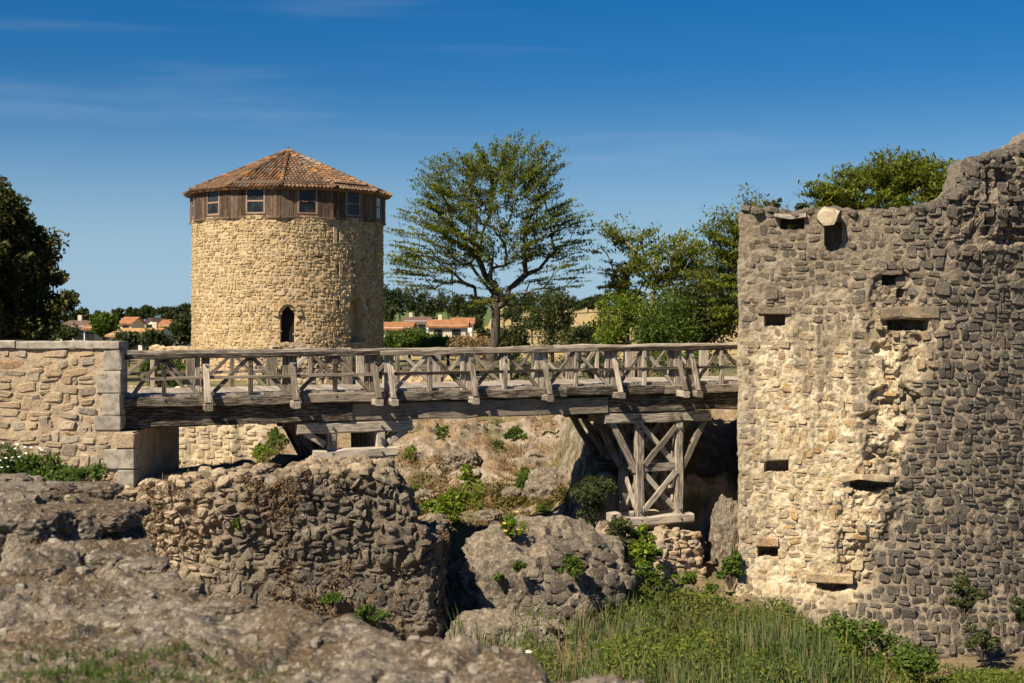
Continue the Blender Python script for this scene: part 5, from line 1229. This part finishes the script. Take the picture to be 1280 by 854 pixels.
plant('bright green bushy shrub at the foot of the ruined tower', 1058, 808, 29.6, 62, 42, 'shrub', 9000, .085, .05, clumps=34); plant('green shrub trailing from the bushy shrub along the tower foot', 1130, 832, 28.8, 38, 28, 'shrub', 4200, .085, .05, clumps=22)
plant('dark green bush rooted in the lichen dark wall of the ruined tower', 1206, 747, 30.6, 22, 28, 'dusk', 1500, .09, .045, dep=.6); plant('dark green bush low on the ruined tower wall beneath another bush', 1228, 800, 30.6, 19, 26, 'dusk', 1200, .09, .045, dep=.6)
plant('dark green bush hugging the ruined tower wall where it curves away', 1278, 765, 30.8, 17, 24, 'dusk', 1000, .09, .045, dep=.6)
plant('small grassy cushion growing on the ruined tower below the raised part', 1222, 275, 32.2, 12, 11, 'moss', 500, .09, .03, dep=.6)
plant('leafy dark bush on the rock ledge against the abutment wall', 80, 603, 16.2, 46, 32, 'shrub', 6500, .05, .03, clumps=40)
plant('white flowering plant cushion on the rock ledge by the leafy dark bush', 20, 582, 16.4, 46, 24, 'shrub', 4200, .05, .018, name='flowering_plant', flowers=34, clumps=22, fs=.4)
plant('dry twiggy bush at the edge of the leafy dark bush', 118, 612, 16.6, 22, 26, 'straw', 260, .05, .012)
for lb, px, py, rx, ry, n in (('green tuft in a crack of the broken masonry near the rock ledge', 415, 748, 16, 10, 500), ('bigger green tuft under the broken masonry by the rock ledge', 462, 768, 20, 12, 700), ('tiny green sprig on the broken masonry face', 297, 655, 6, 7, 120)):
    plant(lb, px, py, 28.9, rx, ry, 'shrub', n, .08, .05)
plant('leafy plant rooted in the square hole of the ruined tower', 990, 282, 33.0, 5, 5, 'ivy', 90, .07, .03); plant('small leafy bush on top of the ruined tower corner', 968, 256, 33.6, 12, 8, 'dusk', 420, .09, .05)
plant('low bush on the ruined tower head beside the corner bush', 1000, 259, 33.8, 10, 6, 'dusk', 300, .09, .05)

# ---- tall dry stems on the tower head
u = rg.uniform(float(KU(930)), float(KU(985)), 26); pp, _, _ = KCUR.pt(u, KTOP(u) - .05, -rg.uniform(.1, .6, 26))
blades('dry_stems', pp, rg.uniform(.2, .55, 26), .012, M['straw'], rg, .06)

# ---- withered growth in the joints of the broken masonry
n = 16000; u = rg.uniform(.2, rc.L - 1.5, n); zt = rtop(u); z = zt - rg.random(n) ** 1.3 * 3.2
k = fbm(u * .9 + 3, z * .9, 7, 4) + rg.normal(0, .1, n) > .3; u, z = u[k], z[k]
pp, _, nv = rc.pt(u, z, .16 * rg.random(len(u)) + .06 - .03 * (z + 7.2)); link('withered_wall_growth', leaves('withered_wall_growth', pp, rdir(rg, len(u)), rdir(rg, len(u)) + np.array((0, -.7, .5)), rg.uniform(.05, .12, len(u)), rg.uniform(.012, .03, len(u)), M['wither']), kind='stuff')
n = 900; u = rg.uniform(.3, rc.L - 3.4, n); pp, _, nv = rc.pt(u, rtop(u) + .02, -rg.random(n) * 2.2); k = vnoise(u * 1.7, pp[:, 1] * 1.7) > .1
blades('wall_head_grass', pp[k], rg.uniform(.06, .2, k.sum()), .012, M['straw'], rg, .5)
# ---- grit and small stones on the ledge
n = 1500; X = rg.uniform(-5.8, 1.1, n); Yv = rg.uniform(5.8, 15, n); k = Yv < np.interp(X, EX, EY) - .05; X, Yv = X[k], Yv[k]; m = len(X); sz = (.008 + .045 * rg.random((m, 1)) ** 4); a = rg.uniform(0, 6.28, m)
T = stone_templates(10, .25, 12, .6); e1 = np.stack((np.cos(a), np.sin(a), 0 * a), -1); e2 = np.stack((-np.sin(a), np.cos(a), 0 * a), -1); bs = np.stack((e1 * sz * 1.3, e2 * sz, np.array((0, 0, 1.)) * sz * .7), -1); oo = np.stack((X, Yv, ledge(X, Yv)), -1); wh = rg.integers(0, 10, m)
VV, QQ, TT, b0 = [], [], [], 0
for q in range(10):
    si = np.where(wh == q)[0]; v = np.einsum('nij,mj->nmi', bs[si], T[q][0]) + oo[si][:, None]; mm = len(T[q][0]); bb = b0 + np.arange(len(si))[:, None, None] * mm
    VV.append(v.reshape(-1, 3)); QQ.append((T[q][1][None] + bb).reshape(-1, 4)); TT.append((T[q][2][None] + bb).reshape(-1, 3)); b0 += len(si) * mm
link('ledge_gravel', mesh_np('ledge_gravel', np.concatenate(VV), np.concatenate(QQ), np.concatenate(TT), M['gravel']), kind='stuff')

# ---- reeds, weeds, dry grass (uncountable)
n = 6500; X = rg.uniform(-1.2, 6.6, n); Yv = rg.uniform(22, 31.6, n)
dens = .5 + .5 * vnoise(X * .7, Yv * .5); k = (rg.random(n) < .45 + .5 * dens) & (Yv < 31.6 - sstep(0, -1, X) * 1.5) & ~((X < .6) & (Yv > 29) & (X + 1 > (Yv - 29) * .1) & (X < -.2))
X, Yv = X[k], Yv[k]; pts = np.stack((X, Yv, hfun(X, Yv) - .05), -1)
blades('reeds', pts, rg.uniform(.5, 1.15, len(X)) * (.75 + .35 * vnoise(X * .9, Yv * .9)) * (1 - .45 * sstep(3.2, 5., X) * sstep(27, 30, Yv)), .028, M['reed'], rg, .17)
n = 900; X = np.concatenate((rg.normal(5.1, .5, n), rg.normal(3.2, .8, n // 2))); Yv = np.concatenate((rg.uniform(24, 28.5, n), rg.uniform(22.5, 25, n // 2))); pts = np.stack((X, Yv, hfun(X, Yv)), -1)
blades('cattails', pts, rg.uniform(.55, 1.2, len(X)), .034, M['reed'], rg, .10)
n = 52000; X = rg.uniform(.2, 11, n); Yv = rg.uniform(22, 32.6, n); k = (vnoise(X * .8 + 5, Yv * .5) + sstep(1., 3., X) * .9 + rg.normal(0, .2, n) > .1) & ((X < 6.4) | (Yv < 30.6)); X, Yv = X[k], Yv[k]
c = np.stack((X, Yv, hfun(X, Yv) + rg.random(len(X)) ** .6 * (.55 + .5 * vnoise(X * 1.5, Yv * 1.5)) * (.55 + .45 * sstep(7.5, 6., X)) * (1 - .5 * sstep(3.2, 5., X) * sstep(27, 30, Yv))), -1); d = rdir(rg, len(X)); nn = rdir(rg, len(X)) + np.array((0, -.3, .9)); nn /= np.linalg.norm(nn, axis=1, keepdims=True)
link('weeds', leaves('weeds', c, d, nn, rg.uniform(.06, .15, len(X)), rg.uniform(.025, .06, len(X)), M['weed']), kind='stuff')
n = 700; X = rg.uniform(-.6, 8, n); Yv = rg.uniform(22.5, 31.3, n); k = vnoise(X * 1.1 + 8, Yv * .9) > -.05; X, Yv = X[k], Yv[k]
blades('dead_stalks', np.stack((X, Yv, hfun(X, Yv)), -1), rg.uniform(.4, .95, len(X)), .022, M['straw'], rg, .16)
n = 30000; X = rg.uniform(-8, 1.8, n); Yv = rg.uniform(36, 48, n); k = vnoise(X * .9, Yv * .9) + .6 * vnoise(X * 3, Yv * 3) > -.1; X, Yv = X[k], Yv[k]
blades('dry_grass', np.stack((X, Yv, hfun(X, Yv) - .03), -1), rg.uniform(.1, .34, len(X)), .016, M['straw'], rg, .55)
n = 14000; c = slope_pts(rg.uniform(515, 710, n), 636 + rg.normal(0, 14, n) - 10 * np.sin(np.linspace(0, 3, n))); c[:, 2] += rg.random(n) * .1; nn = rdir(rg, n) * .6 + np.array((0, -.3, 1)); nn /= np.linalg.norm(nn, axis=1, keepdims=True)
link('ground_creeper', leaves('ground_creeper', c, rdir(rg, n), nn, rg.uniform(.05, .11, n), rg.uniform(.03, .06, n), M['moss']), kind='stuff')
n = 16000; pxv, pyv = rg.uniform(485, 715, n), rg.uniform(522, 690, n); k = fbm(pxv * .03, pyv * .045, 2, 4) + rg.normal(0, .15, n) > .12; c = slope_pts(pxv[k], pyv[k]); n = len(c); c[:, 2] += rg.random(n) * .12
link('withered_growth', leaves('withered_growth', c, rdir(rg, n), rdir(rg, n) + np.array((0, -.4, .6)), rg.uniform(.06, .14, n), rg.uniform(.015, .04, n), M['wither']), kind='stuff')
n = 30000; X = rg.uniform(-6, 1.2, n); Yv = rg.uniform(5.6, 15.5, n); k = (fbm(X * .9, Yv * .9, 6, 3) + rg.normal(0, .12, n) > .22) & (Yv < np.interp(X, EX, EY) + .1); X, Yv = X[k], Yv[k]
blades('ledge_grass', np.stack((X, Yv, ledge(X, Yv) - .01), -1), rg.uniform(.025, .10, len(X)), .005, M['straw'], rg, .6)
n = 2600; X = rg.normal(-2.2, .5, n); Yv = rg.normal(7.7, .35, n); blades('ledge_weeds', np.stack((X, Yv, ledge(X, Yv) - .01), -1), rg.uniform(.03, .10, n), .007, M['shrub'], rg, .6)
for i, (px, py) in enumerate(((661, 815), (637, 818), (650, 822))):
    Yq = 25.5; q = P(px, py, Yq); z0 = float(hfun(q[0], Yq)); r = thing('umbel_flower', 'white flower head on a thin stalk among the reeds', 'flower', (q[0], Yq, z0), 'white flower heads in the reeds')
    V, Q = tubes([(q[0], Yq, z0, *q, .008, .005)], 4); child('stalk', mesh_np('stalk', V, Q, None, M['reed']), r)
    m = 40; d = rdir(rg, m); c = q + d * np.array((.06, .06, .02)); child('umbel', leaves('umbel', c, rdir(rg, m), np.tile((0, -.3, .95), (m, 1)), .04, .035, M['petal']), r)
